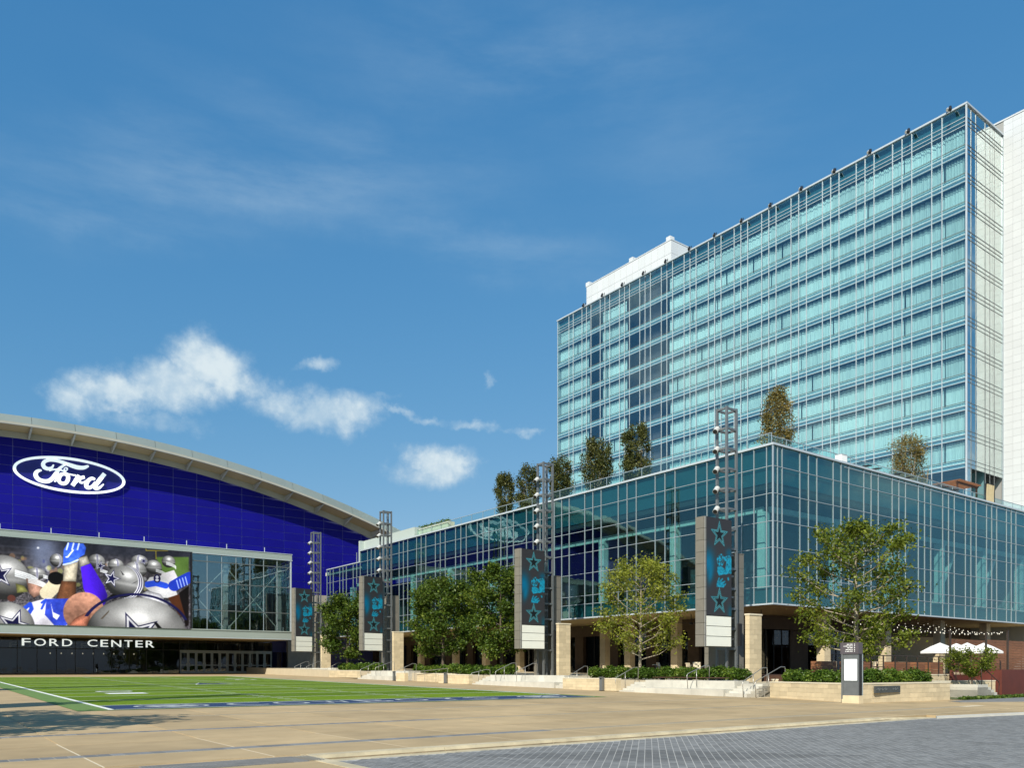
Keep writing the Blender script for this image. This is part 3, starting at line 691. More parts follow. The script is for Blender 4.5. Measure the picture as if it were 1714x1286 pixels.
# slate plaque on the near planter wall
pl = empty('plaque', (39.5,21.55,.6), label='dark slate plaque with faint raised marks on the limestone wall right of the pylon', cat='plaque')
slate = mat('slate', (.055,.062,.062), .55, var=.15, scale=6); sl2 = mat('slate_letter', (.10,.115,.12), .5)
ubox('plate', slate, 38.45, 40.85, 21.56, 21.64, .50, .84, pl)
for k in range(20):
    if k in (11,12,13,14): continue
    x = 38.58+.105*k
    if k % 3 == 2: MB().tube([(x+.045*math.cos(t), 21.552-.0, .68+.07*math.sin(t)) for t in np.linspace(0, 2*math.pi, 13)], .012, 5, False).build('raised_mark', sl2, pl)
    else: ubox('raised_mark', sl2, x-.035, x+.035, 21.545, 21.563, .67+.04*(k%3)-.03, .70+.04*(k%2), pl)
# ------------------------------------------------------------------ hotel podium
PX0, PY0, MOD = 52.75, 37.69, 4.6
def prj_area(p):
    q = [proj(*c) for c in p]
    a = 0
    for i in range(len(q)): a += q[i][0]*q[(i+1)%len(q)][1]-q[(i+1)%len(q)][0]*q[i][1]
    cx = sum(t[0] for t in q)/len(q); cy_ = sum(t[1] for t in q)/len(q)
    vis = -40 < cx < 1754 and -40 < cy_ < 1326
    return abs(a)/2*(1 if vis else .001)
def pane_set(parent, cells, m, name='window_pane', limit=300, rest='far_window_panes', th=.024, tilt=0):
    """cells: (plane, c, u0, u1, z0, z1): 'x' = facade x=c facing -x, 'y' = facade y=c facing -y"""
    rec = []
    for pl, c, u0, u1, z0, z1 in cells:
        P = [(c,u0,z0),(c,u1,z0),(c,u1,z1),(c,u0,z1)] if pl == 'x' else [(u0,c,z0),(u1,c,z0),(u1,c,z1),(u0,c,z1)]
        rec.append((prj_area(P), pl, c, u0, u1, z0, z1))
    rec.sort(key=lambda t: -t[0]); mb = MB(); n = 0
    for a, pl, c, u0, u1, z0, z1 in rec:
        if n < limit:
            o = ubox(name, m, *((c,c+th,u0,u1) if pl == 'x' else (u0,u1,c,c+th)), z0, z1, parent); n += 1
            if tilt: o.rotation_euler = (random.gauss(0,tilt) if pl == 'y' else 0, random.gauss(0,tilt) if pl == 'x' else 0, random.gauss(0,tilt))
        else:
            mb.box(*((c,c+th,u0,u1) if pl == 'x' else (u0,u1,c,c+th)), z0, z1)
    if mb.v: mb.build(rest, m, parent, kind='stuff')
pod = empty('hotel_podium', (PX0, PY0, tz(PY0)), label='long low glass podium wrapping the corner below the hotel tower, raised on stone columns', cat='building')
ZR = [6.67, 8.00, 8.82, 10.96, 12.97, 15.08, 17.15, 18.81]
def breaks(first, pat, total):
    b = [0.0]; i = 0
    for f in first: b.append(b[-1]+f)
    while b[-1] < total: b.append(b[-1]+pat[i % len(pat)]*MOD); i += 1
    return b
UL = [PY0+t for t in breaks([.56, 1.15], [.25,.5,.25], 83)]      # left facade, going away from the corner
UL = [u for u in UL if u < 120.6]; UTOP = 107.2
UR = [PX0+t for t in breaks([.575,.575], [.5,.25,.25], 50)]; UR = [u for u in UR if u < 103.0]+[103.05]
cells = []
for i in range(len(UL)-1):
    for j in range(7):
        if j == 6 and UL[i] > UTOP: continue
        cells.append(('x', PX0+.02, UL[i]+.03, UL[i+1]-.03, ZR[j]+.03, ZR[j+1]-.03))
for i in range(len(UR)-1):
    for j in range(7):
        if j == 6 and UR[i] > 62.5:
            cells.append(('y', PY0+.02, UR[i]+.03, UR[i+1]-.03, ZR[6]+.03, 18.43)); cells.append(('y', PY0+.02, UR[i]+.03, UR[i+1]-.03, 18.49, ZR[7]-.05))
        else: cells.append(('y', PY0+.02, UR[i]+.03, UR[i+1]-.03, ZR[j]+.03, ZR[j+1]-.03))
pane_set(pod, cells, M['glass_pod'], tilt=.0016)
# frame: verticals and rails
for u in UL[1:]:
    zt = ZR[7]-.1 if u <= UTOP+1.2 else ZR[6]-.02
    ubox('mullion', M['alu'], PX0-.035, PX0+.06, u-.024, u+.024, ZR[0]+.06, zt, pod)
for u in UR[1:]: ubox('mullion', M['alu'], u-.024, u+.024, PY0-.035, PY0+.06, ZR[0]+.06, ZR[7]-.1, pod)
ubox('corner_post', M['alu'], PX0-.075, PX0+.03, PY0-.075, PY0+.03, ZR[0]+.06, ZR[7]-.1, pod)
for j in range(1, 7):
    ye = UL[-1] if j < 7 else UTOP
    ubox('transom', M['alu'], PX0-.03, PX0+.05, PY0+.03, ye, ZR[j]-.022, ZR[j]+.022, pod)
    ubox('transom', M['alu'], PX0+.03, UR[-1], PY0-.03, PY0+.05, ZR[j]-.022, ZR[j]+.022, pod)
ubox('transom', M['alu'], 62.5, UR[-1], PY0-.028, PY0+.05, 18.43, 18.49, pod)
ubox('coping', M['alu_w'], PX0-.12, PX0+.5, PY0-.12, UTOP+.05, ZR[7]-.1, ZR[7]+.06, pod)
ubox('coping', M['alu_w'], PX0+.5, UR[-1], PY0-.12, PY0+.5, ZR[7]-.1, ZR[7]+.06, pod)
ubox('coping', M['alu_w'], PX0-.11, PX0+.5, UTOP+.06, UL[-1], ZR[6]-.02, ZR[6]+.10, pod)
ubox('base_rail', M['alu_w'], PX0-.09, PX0+.3, PY0-.09, UL[-1], ZR[0]-.06, ZR[0]+.06, pod)
ubox('base_rail', M['alu_w'], PX0+.3, UR[-1], PY0-.09, PY0+.3, ZR[0]-.06, ZR[0]+.06, pod)
# opaque shadow boxes behind the bottom and top rows
for (z0, z1) in ((ZR[0]+.06, ZR[1]-.05), (15.95, ZR[7]-.12)):
    ubox('shadow_box', M['shadow_box'], PX0+.22, PX0+.3, PY0+.3, UTOP if z1 > 10 else UL[-1], z0, z1, pod)
    ubox('shadow_box', M['shadow_box'], PX0+.3, UR[-1], PY0+.22, PY0+.3, z0, z1, pod)
# floors, ceiling, inner walls
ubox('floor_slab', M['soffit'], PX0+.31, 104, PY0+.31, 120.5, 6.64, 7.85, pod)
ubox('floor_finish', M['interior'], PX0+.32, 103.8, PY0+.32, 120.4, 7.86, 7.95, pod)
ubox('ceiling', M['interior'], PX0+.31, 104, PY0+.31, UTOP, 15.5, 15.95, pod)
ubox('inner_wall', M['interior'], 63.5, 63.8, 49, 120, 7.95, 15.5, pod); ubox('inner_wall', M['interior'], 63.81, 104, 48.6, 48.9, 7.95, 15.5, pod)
ubox('roof_deck', M['white_conc'], PX0+.5, 104, PY0+.5, UTOP, 18.0, 18.25, pod)
ubox('roof_deck', M['white_conc'], PX0+.5, 62, UTOP+.01, 120.4, 16.4, 16.9, pod)
# bright column casings and beam edges seen through the glass
ZB = 14.15
ubox('beam_casing', M['interior_lt'], PX0+1.7, PX0+2.0, PY0+2.2, 112, ZB, ZB+.42, pod)
ubox('beam_casing', M['interior_lt'], PX0+2.2, 102.5, PY0+1.7, PY0+2.0, ZB, ZB+.42, pod)
for k in range(9):
    y = PY0+1.9+9.2*k; ubox('column_casing', M['interior_lt'], PX0+1.6, PX0+2.3, y, y+.75, 7.95, ZB, pod)
for k in range(6):
    x = PX0+1.9+9.2*k; 
    if k: ubox('column_casing', M['interior_lt'], x, x+.8, PY0+1.6, PY0+2.3, 7.95, ZB, pod)
    if k > 1: MB().bar((x+.4, PY0+2.6, 8.0), (x+4.9, PY0+2.6, 13.9), .35).build('brace', M['interior_lt'], pod)
rb2 = MB()
for k in range(28): rb2.box(PX0+2.6+.0, PX0+2.75, 41+2.75*k, 41+2.75*k+1.5, 7.95, 10.4)
rb2.build('inner_partition', M['interior'], pod)
# soffit lights and fans hang below; stone columns carry the overhang
def column(x, y, w, d, top=6.62):
    c = empty('stone_column', (x, y, tz(y)), label=None, cat='column', group='limestone columns under the podium')
    z0 = tz(y); n = 9
    ubox('core', M['lime_core'], x+.012, x+w-.012, y+.012, y+d-.012, z0, top, c)
    for k in range(n): ubox('stone_block', M['lime'], x+random.uniform(0,.006), x+w-random.uniform(0,.006), y+random.uniform(0,.006), y+d, z0+(top-z0)*k/n+.004, z0+(top-z0)*(k+1)/n-.004, c)
    return c
names = ['just left of the tree behind the wayfinding pylon', 'right of the big tree, beside the red doorway', 'behind the leftmost white umbrella', 'behind the rightmost white umbrella']
for (x, nm) in zip((62.6, 72.5, 82.8, 92.9), names): column(x, 39.6, .9, .75)['label'] = 'cream stone column '+nm
cl = ['under the glass corner behind the nearest light tower', 'right of the pale young tree, in shade', 'behind the pale young tree, in shade', 'left of the pale young tree, in shade', 'in shade right of the second light tower', 'behind the right dark oak', 'between the two dark oaks, in shade', 'behind the left dark oak', 'behind the third light tower', 'in shade farthest along the left facade']
for k, y in enumerate((43.5, 50.6, 56.8, 60.4, 68.5, 75, 82, 89, 98, 108)): column(58.2 if k else 57.0, y+1.5, .7, .8)['label'] = 'stone column '+cl[k]
# recessed ground floor: bulkhead, stone piers and dark storefront
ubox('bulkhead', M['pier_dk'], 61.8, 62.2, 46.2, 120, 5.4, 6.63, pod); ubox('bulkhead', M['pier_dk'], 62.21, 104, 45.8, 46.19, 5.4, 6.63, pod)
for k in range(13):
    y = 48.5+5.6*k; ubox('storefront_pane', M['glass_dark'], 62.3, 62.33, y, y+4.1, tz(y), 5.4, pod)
    ubox('shaded_pier', M['pier_dk'], 61.9, 62.5, y+4.15, y+5.55, tz(y)-.1, 5.4, pod)
    for q in (1.35, 2.7): ubox('door_frame', M['black'], 62.25, 62.31, y+q-.04, y+q+.04, tz(y), 5.4, pod)
for k, (x0, x1, kind) in enumerate(((62.6,67.5,'d'),(67.5,70.4,'s'),(70.4,77,'d'),(77,79.6,'r'),(79.6,104,'s'))):
    if kind == 's': ubox('stone_facing', M['lime'] if x0 > 70 else M['pier_dk'], x0, x1, 46.3, 46.6, 1.0, 5.4, pod)  # left stretch takes the shade-darkened panel instead of limestone
    elif kind == 'r': ubox('doorway', M['corten'], x0, x1, 46.5, 46.6, 1.0, 5.0, pod)
    else:
        ubox('storefront_pane', M['glass_dark'], x0, x1, 46.4, 46.43, 1.0, 5.4, pod)
        for q in np.linspace(x0, x1, 5): ubox('door_frame', M['black'], q-.04, q+.04, 46.35, 46.4, 1.0, 5.4, pod)
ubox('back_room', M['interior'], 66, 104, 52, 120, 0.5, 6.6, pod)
# white upper wall at the far end of the podium
ubox('end_wall', M['mint_panel'], PX0+.55, 64, 92.6, UTOP+.35, 16.9, 20.25, pod)
ubox('end_wall', M['mint_panel'], PX0-.02, PX0+.54, UTOP+.06, UTOP+.5, 17.27, 20.25, pod)
# roof terrace glass guard
gr = empty('glass_guard', (PX0+1.2, 45, 18.3), label='clear glass guard along the podium roof, left side up to the corner', cat='glass guard')
y = PY0+.8
while y < 106:
    ubox('guard_panel', M['glass_rail'], PX0+.95, PX0+.97, y+.02, y+2.28, 18.4, 19.95, gr); ubox('guard_post', M['alu'], PX0+.93, PX0+.98, y-.02, y+.02, 18.2, 19.95, gr); y += 2.3
ubox('guard_rail', M['alu'], PX0+.93, PX0+.99, PY0+.8, 106, 19.95, 20.0, gr)
gr = empty('glass_guard', (60, PY0+1.3, 18.3), label='green tinted glass guard along the podium roof, right of the corner', cat='glass guard')
x = PX0+1.3
while x < 102:
    ubox('guard_panel', M['glass_rail'], x+.02, x+2.28, PY0+1.3, PY0+1.32, 18.4, 19.95, gr); ubox('guard_post', M['alu'], x-.02, x+.02, PY0+1.28, PY0+1.33, 18.2, 19.95, gr); x += 2.3
ubox('guard_rail', M['alu'], PX0+1.3, 102, PY0+1.28, PY0+1.34, 19.95, 20.0, gr)
bx = empty('equipment_box', (62.2, PY0+.2, 18.87), label='small white box on the podium roof edge right of the corner', cat='box')
ubox('case', M['white'], 61.9, 62.7, PY0-.1, PY0+.5, 18.88, 19.42, bx); ubox('lid', M['alu_w'], 61.87, 62.73, PY0-.13, PY0+.53, 19.42, 19.47, bx)
for k, X in enumerate((66.3, 67.9, 71.2, 73.4, 80.1, 82.0)):
    f = empty('floodlight', (X, PY0+.5, 18.3), label='small black floodlight on podium roof edge, '+['first','second','third','fourth','fifth','sixth'][k]+' right of the white box', cat='floodlight', group='black floodlights along the podium roof edge')
    MB().bar((X, PY0+.35, 18.3), (X, PY0+.35, 19.05), .06).build('stem', M['black'], f)
    MB().bar((X-.42, PY0+.3, 19.12), (X+.42, PY0+.3, 19.22), .62, .07).build('head', M['black'], f)
# pergola and drape by the tower corner
pg = empty('pergola', (88, PY0+1.2, 18.3), label='low red brown slatted pergola on the podium roof by the tower corner', cat='pergola')
for yy in (PY0+1.5, PY0+3.4): ubox('beam', M['wood_dk'], 85.2, 89.8, yy-.06, yy+.06, 20.55, 20.75, pg)
for k in range(12): ubox('slat', M['wood'], 85.2+.4*k, 85.34+.4*k, PY0+1.1, PY0+3.9, 20.76, 20.88, pg)
for xx in (85.4, 89.6):
    for yy in (PY0+1.5, PY0+3.4): ubox('post', M['wood_dk'], xx-.07, xx+.07, yy-.07, yy+.07, 18.25, 20.55, pg)
dr = empty('drape', (90.6, PY0+.9, 18.3), label='tan cloth drape hung on a frame at the right end of the pergola', cat='drape')
mb = MB(); nx = 14
for i in range(nx+1):
    x = 90.1+1.9*i/nx; yy = PY0+.75+.05*math.sin(i*1.9)
    mb.v += [(x, yy, 18.3), (x+.0, yy+.03, 19.9), (x, yy-.03, 21.0)]
mb.f = [(3*i, 3*i+3, 3*i+4, 3*i+1) for i in range(nx)]+[(3*i+1, 3*i+4, 3*i+5, 3*i+2) for i in range(nx)]
mb.build('cloth', M['tan_cloth'], dr, smooth=True); MB().bar((90.0,PY0+.75,21.02),(92.1,PY0+.75,21.02),.05).build('frame_rail', M['black'], dr)
for xx in (90.0, 92.1): MB().bar((xx,PY0+.8,18.25),(xx,PY0+.8,21.0),.06).build('frame_post', M['black'], dr)

# ------------------------------------------------------------------ hotel tower
TX0, TY0 = 93.98, 42.17
tow = empty('hotel_tower', (TX0, TY0, 18.3), label='tall glass hotel tower with rows of white curtains behind pale blue windows', cat='building')
PIX = 90.0/1366.0
def tzr(py): return CAMH+(1122-py)*PIX
zk = [tzr(199+48.0*k) for k in range(0, 14)]                     # line between the two spandrels, each storey
UT = [TY0+t for t in breaks([.573*MOD], [.25,.5,.25], 14.5*MOD)]; UT = [u for u in UT if u < TY0+15.12*MOD]+[TY0+15.24*MOD]
UTR = [TX0+t*MOD for t in (0,.25,.5,1.0,1.25,1.5,1.97)]
ZTOP = tzr(172.5); h7 = 7.0*PIX
rowsT = [(tzr(194), ZTOP-.1, 'v'), (tzr(201), tzr(194), 's'), (zk[0]-h7*1.2, tzr(201), 's')]
for k in range(12):
    zt = zk[0]-h7*1.2 if k == 0 else zk[k]-h7
    rowsT += [(zk[k+1]+h7, zt, 'w'), (zk[k+1], zk[k+1]+h7, 'd'), (zk[k+1]-h7, zk[k+1], 's')]
rowsT += [(18.3, zk[12]-h7, 'w')]
win, spa, sid = [], [], []
for (z0, z1, t) in rowsT:
    for i in range(len(UT)-1): (win if t in 'vw' else spa).append(('x', TX0+.02, UT[i]+.03, UT[i+1]-.03, z0+.02, z1-.02))
    for i in range(len(UTR)-1):
        if t == 'w' and z0 < 19 and i > 0: continue
        sid.append(('y', TY0+.02, UTR[i]+.03, UTR[i+1]-.03, z0+.02, z1-.02))
pane_set(tow, win, M['glass_tow'], tilt=.0012)
pane_set(tow, sid, M['glass_side'], name='side_pane', limit=120, rest='side_panes', tilt=.0008)
pane_set(tow, spa, M['glass_tow'], name='spandrel_pane', limit=0, rest='spandrel_panes')
for u in UT[1:]: ubox('mullion', M['alu_w'], TX0-.04, TX0+.05, u-.034, u+.034, 18.3, ZTOP-.1, tow)
for u in UTR[1:-1]: ubox('mullion', M['steel'], u-.028, u+.028, TY0-.02, TY0+.05, 18.3, ZTOP-.1, tow)
ubox('corner_post', M['alu_w'], TX0-.09, TX0+.06, TY0-.09, TY0+.06, 18.3, ZTOP-.1, tow)
ubox('end_post', M['alu'], UTR[-1]-.06, UTR[-1]+.06, TY0-.08, TY0+.06, 18.3, ZTOP-.1, tow)
for n, (z0, z1, t) in enumerate(rowsT[:-1]):
    mt = M['alu_dk'] if t == 'w' else M['alu_w']
    ubox('transom', mt, TX0-.03, TX0+.05, TY0+.06, UT[-1], z0-.028, z0+.028, tow); ubox('transom', M['alu_dk'], TX0+.06, UTR[-1]-.06, TY0-.02, TY0+.05, z0-.018, z0+.018, tow)
ubox('coping', M['alu_w'], TX0-.14, TX0+.6, TY0-.14, UT[-1]+.1, ZTOP-.1, ZTOP+.1, tow); ubox('coping', M['alu_w'], TX0+.6, UTR[-1], TY0-.14, TY0+.6, ZTOP-.1, ZTOP+.1, tow)
# spandrel panels and floor slabs behind the glass
for k in range(1, 13):
    ubox('spandrel_screen', M['spandrel_dot'], TX0+.18, TX0+.24, TY0+.25, UT[-1], zk[k]+.02, zk[k]+h7-.02, tow); ubox('spandrel', M['spandrel'], TX0+.18, TX0+.24, TY0+.25, UT[-1], zk[k]-h7+.02, zk[k]-.02, tow)
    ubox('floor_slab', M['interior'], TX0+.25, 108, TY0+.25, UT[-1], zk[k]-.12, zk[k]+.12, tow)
ubox('parapet_back', M['shadow_box'], TX0+.5, TX0+.6, TY0+.5, UT[-1], zk[0]-.2, ZTOP-.1, tow); ubox('parapet_back', M['shadow_box'], TX0+.6, UTR[-1], TY0+.5, TY0+.6, zk[0]-.2, ZTOP-.1, tow)
ubox('roof_slab', M['white_conc'], TX0+.61, 130, TY0+.61, UT[-1], zk[0]-.1, zk[0]+.2, tow)
ubox('corridor_wall', M['lobby'], TX0+5.2, TX0+5.4, TY0+.3, UT[-1], 18.3, zk[0]-.1, tow); ubox('end_face', M['white_panel'], TX0+.1, 130, UT[-1]+.01, UT[-1]+.2, 18.3, ZTOP-.2, tow)
# pleated sheer curtains: a handful of meshes shared by all rooms
def curtain_mesh(w, h, seed, gap):
    r = random.Random(seed); mb = MB(); n = 66; x = 0
    cols = []; ph = r.uniform(0, 6)
    for i in range(n+1):
        t = i/n; y = w*t
        d = .055*math.sin(i*2.05+ph)+.05*math.sin(i*.71+ph*2)+.03*r.uniform(-1,1)
        top = h-(.03+.10*abs(math.sin(i*.37+ph))*r.random())
        cols.append((y, d, top))
    for i in range(n):
        if gap and gap[0] < (i+.5)/n < gap[1]: continue
        (y0, d0, t0), (y1, d1, t1) = cols[i], cols[i+1]
        mb.quad((d0, y0, 0), (d1, y1, 0), (d1*1.2, y1, t1), (d0*1.2, y0, t0))
    return mb.mesh('curtain', M['curtain'])
hW = (zk[1]+0)-(zk[2])-2*h7
curt = []
for q in range(10): curt.append(curtain_mesh(MOD-.05, hW+.02, q, [None, None, None, None, (.65,.67), None, None, None, None, None][q]))
def place_curtain(u, z, me):
    o = bpy.data.objects.new('curtain', me); COL.objects.link(o); o.parent = tow
    o.location = Vector((TX0+.62, u, z))-wloc(tow); return o
mods = [TY0+.573*MOD+MOD*k for k in range(-1, 15)]
for k in range(0, 12):
    z = zk[k+1]+h7+.01
    for q, u in enumerate(mods):
        s0, s1 = q-1, q                       # module span measured from the first full module
        if q == 0:
            o = place_curtain(TY0+.30, z, random.choice(curt)); o.scale = (1, (.573*MOD-.4)/(MOD-.05), (zk[0]-h7*1.2-z)/hW if k == 0 else 1); continue
        if s0 in (9, 10): continue            # lift lobby: bare dark glass
        if s0 == 14:
            o = place_curtain(u, z, random.choice(curt)); o.scale = (1, .62*MOD/(MOD-.05), 1); continue
        if s0 == 12:
            o = place_curtain(u, z, random.choice(curt)); o.scale = (1, .23*MOD/(MOD-.05), 1); continue
        o = place_curtain(u+.02, z, random.choice(curt))
        if k == 0: o.scale = (1, 1, (zk[0]-h7*1.2-z)/hW)
        o.location.x += random.choice((0,0,0,.06,.12)) 
ubox('lobby_wall', mat('lobby_wall', (.12,.09,.10), .7), TX0+1.2, TX0+1.3, TY0+.573*MOD+9.55*MOD, TY0+.573*MOD+10.35*MOD, 18.3, zk[0]-.3, tow)
# louvres low on the right face
lv = MB()
for i in range(1, 6):
    for k in range(14): ubox('louvre_blade', M['alu'], UTR[i]+.06, UTR[i+1]-.06, TY0+.01, TY0+.10, 19.0+.135*k, 19.07+.135*k, tow) if UTR[i] < 103 else None
    ubox('louvre_frame', M['alu_w'], UTR[i], UTR[i+1], TY0-.04, TY0+.0, 18.86, 18.97, tow)
ubox('louvre_back', M['black'], UTR[1], UTR[-1]-.07, TY0+.14, TY0+.16, 18.3, 21.0, tow)
# white rooftop plant room
ph = empty('roof_plant_room', (100, 90.7, zk[0]), label='white panelled plant room standing on the tower roof, far left end', cat='plant room')
ubox('core', M['white_back'], 100.03, 112, 90.83, 111.3, zk[0]+.2, 71.58, ph)
for i in range(14):
    y0 = 90.8+20.5*i/14
    for j, (z0, z1) in enumerate(((64.4,67.0),(67.0,69.5),(69.5,71.6))): ubox('wall_panel', M['white_panel'], 100, 100.03, y0+.02, y0+20.5/14-.02, z0+.02, z1-.02, ph)
for i in range(8):
    for j, (z0, z1) in enumerate(((64.4,67.0),(67.0,69.5),(69.5,71.6))): ubox('wall_panel', M['white_panel'], 100.03+1.5*i+.02, 101.53+1.5*i-.02, 90.8, 90.83, z0+.02, z1-.02, ph)
ubox('coping', M['white_panel'], 99.93, 112, 90.73, 111.4, 71.6, 71.75, ph)
for yy in (91.0, 99.5, 110.6): ubox('roof_cap', M['white_panel'], 100.0, 101.0, yy, yy+.9, 71.75, 72.4, ph)
# lights along the tower top
for k in range(14):
    y = TY0+1.6+MOD*1.02*k
    f = empty('roof_light', (TX0-.1, y, ZTOP), label='pair of round floodlights on the tower roof edge, '+('at the near top corner' if k == 0 else 'at the far left end' if k == 13 else ['','second','third','fourth','fifth','sixth','seventh','eighth','ninth','tenth','eleventh','twelfth','thirteenth'][k]+' from the near top corner'), cat='floodlight', group='floodlight pairs along the tower roof edge')
    MB().bar((TX0-.05,y,ZTOP+.1),(TX0-.05,y,ZTOP+.55),.07).build('stem', M['black'], f); MB().bar((TX0-.05,y,ZTOP+.2),(TX0-.75,y-.2,ZTOP+.05),.06).build('arm', M['steel'], f)
    MB().tube([(TX0-.1,y+.35,ZTOP+.42),(TX0-.35,y+.25,ZTOP+.12)],[.13,.18],10).build('lamp_head', M['lamp'], f, smooth=False)
    MB().tube([(TX0-.7,y-.2,ZTOP+.1),(TX0-.95,y-.3,ZTOP-.42)],[.14,.19],10).build('lamp_head', M['black'], f)
# ------------------------------------------------------------------ white wing at the right
WX = UTR[-1]+.06
wg = empty('white_wing', (WX, 39.2, 0), label='white panelled wing of the hotel at the right edge, beside the glass tower', cat='building')
ubox('core', M['white_back'], WX+.03, WX+40, 39.33, 118, 0, 65.8, wg)
z = 16.0; n = 0
while z < 65.5:
    z1 = min(z+.85, 65.86)
    for (a, b) in ((39.3,40.2),(40.2,41.1),(41.1,42.1)): ubox('wall_panel', M['white_panel'], WX, WX+.03, a+.008, b-.008, z+.008, z1-.008, wg)
    z = z1
z = 57
while z < 65.8:
    for k in range(12): ubox('wall_panel', M['white_panel'], WX, WX+.03, 43+3*k+.01, 46+3*k-.01, z+.01, min(z+2.2, 65.86)-.01, wg)
    z += 2.2
for k in range(10): ubox('front_panel', M['white_panel'], WX+.03+4*k+.01, WX+4.03+4*k-.01, 39.3, 39.33, 0, 65.86, wg)
ubox('coping', M['white_panel'], WX-.06, WX+40, 39.24, 118, 65.88, 66.05, wg)
# ------------------------------------------------------------------ arena (blue wall, arched roof, glass box front)
def arc_blue(x): return 31.45-.0037*(x-15)**2
def arc_lip(x): return 32.35-.00348*(x-14.5)**2
def arc_top(x): return 33.62-.00352*(x-15.5)**2
ar = empty('arena', (15, 108, gz(108)), label='large arena with a deep blue panelled front wall under a low arched metal roof', cat='building')
YB, YE = 122.0, 118.5
X0A, X1A = -38.0, 74.0
N_ = 56; xa = [X0A+(X1A-X0A)*i/N_ for i in range(N_+1)]
poly = [(X0A, 1.0), (X1A, 1.0)]+[(x, arc_blue(x)) for x in xa[::-1]]
MB().plate_y(poly, YB+.04, YB+.3).build('wall_backing', M['blue_back'], ar)
PWd, PHt = 3.262, 1.24
vis = []
c0 = 11.25-PWd*6
for i in range(0, 24):
    x0, x1 = c0+PWd*i, c0+PWd*(i+1)
    if x0 > 66: break
    k = 0; z = 20.4-PHt*8
    while True:
        z0, z1 = z+PHt*k, z+PHt*(k+1); k += 1
        ta, tb = arc_blue(x0)-.02, arc_blue(x1)-.02
        if z0 >= max(ta, tb): break
        if z1 < 17 and x1 < 42: continue
        a, b, c, d = x0+.030, x1-.030, z0+.022, z1-.022
        if d <= min(ta, tb):
            ubox('wall_panel', M['blue'], a, b, YB, YB+.04, c, d, ar)
        else:
            za, zb = min(d, ta), min(d, tb)
            if za > c+.05 and zb > c+.05: P = [(a,c),(b,c),(b,zb),(a,za)]
            elif za > c+.05: P = [(a,c),(a+(b-a)*.6,c),(a,za)]
            elif zb > c+.05: P = [(a+(b-a)*.4,c),(b,c),(b,zb)]
            else: continue
            MB().plate_y(P, YB, YB+.04).build('wall_panel', M['blue'], ar)
# eave: beam face above the wall, soffit, brackets, lip, fascia panels and the roof behind
def strip(name, m, f0, f1, xs_, parent=ar, thick=None):
    mb = MB()
    for i in range(len(xs_)-1):
        a, b = xs_[i], xs_[i+1]; mb.quad(f0(a), f0(b), f1(b), f1(a))
    return mb.build(name, m, parent)
mb = MB()
for i in range(N_): 
    a, b = xa[i], xa[i+1]; n = len(mb.v)
    mb.plate_y([(a, arc_blue(a)), (b, arc_blue(b)), (b, arc_lip(b)-.15), (a, arc_lip(a)-.15)], YB-.25, YB+.3)
mb.build('eave_beam', M['beige'], ar)
mb = MB()
for i in range(N_):
    a, b = xa[i], xa[i+1]
    mb.v += [(a,YE,arc_lip(a)+.0),(b,YE,arc_lip(b)),(b,YB+.3,arc_lip(b)-.15),(a,YB+.3,arc_lip(a)-.15),(a,YE,arc_lip(a)+.25),(b,YE,arc_lip(b)+.25),(b,YB+.3,arc_lip(b)+.25),(a,YB+.3,arc_lip(a)+.25)]
    n = len(mb.v)-8; mb.f += [tuple(n+k for k in q) for q in ((0,3,2,1),(4,5,6,7),(0,1,5,4),(2,3,7,6))]
mb.build('eave_soffit', M['soffit'], ar)
mb = MB()
for i in range(N_):
    a, b = xa[i], xa[i+1]; mb.plate_y([(a, arc_lip(a)-.10), (b, arc_lip(b)-.10), (b, arc_lip(b)+.18), (a, arc_lip(a)+.18)], YE-.22, YE+.05)
mb.build('eave_lip', M['beige'], ar)
FW = PWd*1.5
x = 13.0-FW*10
while x < X1A:
    a, b = x+.02, x+FW-.02; mb = MB(); q = 4
    for k in range(q):
        s, t = a+(b-a)*k/q, a+(b-a)*(k+1)/q
        mb.v += [(s,YE-.02,arc_lip(s)+.18),(t,YE-.02,arc_lip(t)+.18),(t,YE+.55,arc_top(t)),(s,YE+.55,arc_top(s)),(s,YE+.3,arc_lip(s)+.18),(t,YE+.3,arc_lip(t)+.18)]
        n = len(mb.v)-6; mb.f += [(n,n+1,n+2,n+3),(n+4,n+3,n+2,n+5),(n,n+4,n+5,n+1)]
    mb.build('fascia_panel', M['roof'], ar)
    br = MB(); s = x
    br.v = [(s-.11,YB-.25,arc_blue(s)-.05),(s-.11,YE+.1,arc_lip(s)-.12),(s-.11,YB-.25,arc_lip(s)-.16),(s+.11,YB-.25,arc_blue(s)-.05),(s+.11,YE+.1,arc_lip(s)-.12),(s+.11,YB-.25,arc_lip(s)-.16)]
    br.f = [(0,1,2),(3,5,4),(0,3,4,1),(1,4,5,2),(0,2,5,3)]
    br.build('eave_bracket', M['beige'], ar); x += FW
mb = MB()
for i in range(N_):
    a, b = xa[i], xa[i+1]; mb.quad((a,YE+.55,arc_top(a)-.01),(b,YE+.55,arc_top(b)-.01),(b,200,arc_top(b)+1),(a,200,arc_top(a)+1))
mb.build('roof', M['roof'], ar)
MB().box(X0A, X1A, 199, 200, 0, 24).box(X0A, X0A+.5, YB+.4, 199, 0, 22).box(X1A-.5, X1A, YB+.4, 199, 0, 20.0).build('side_wall', M['band'], ar)
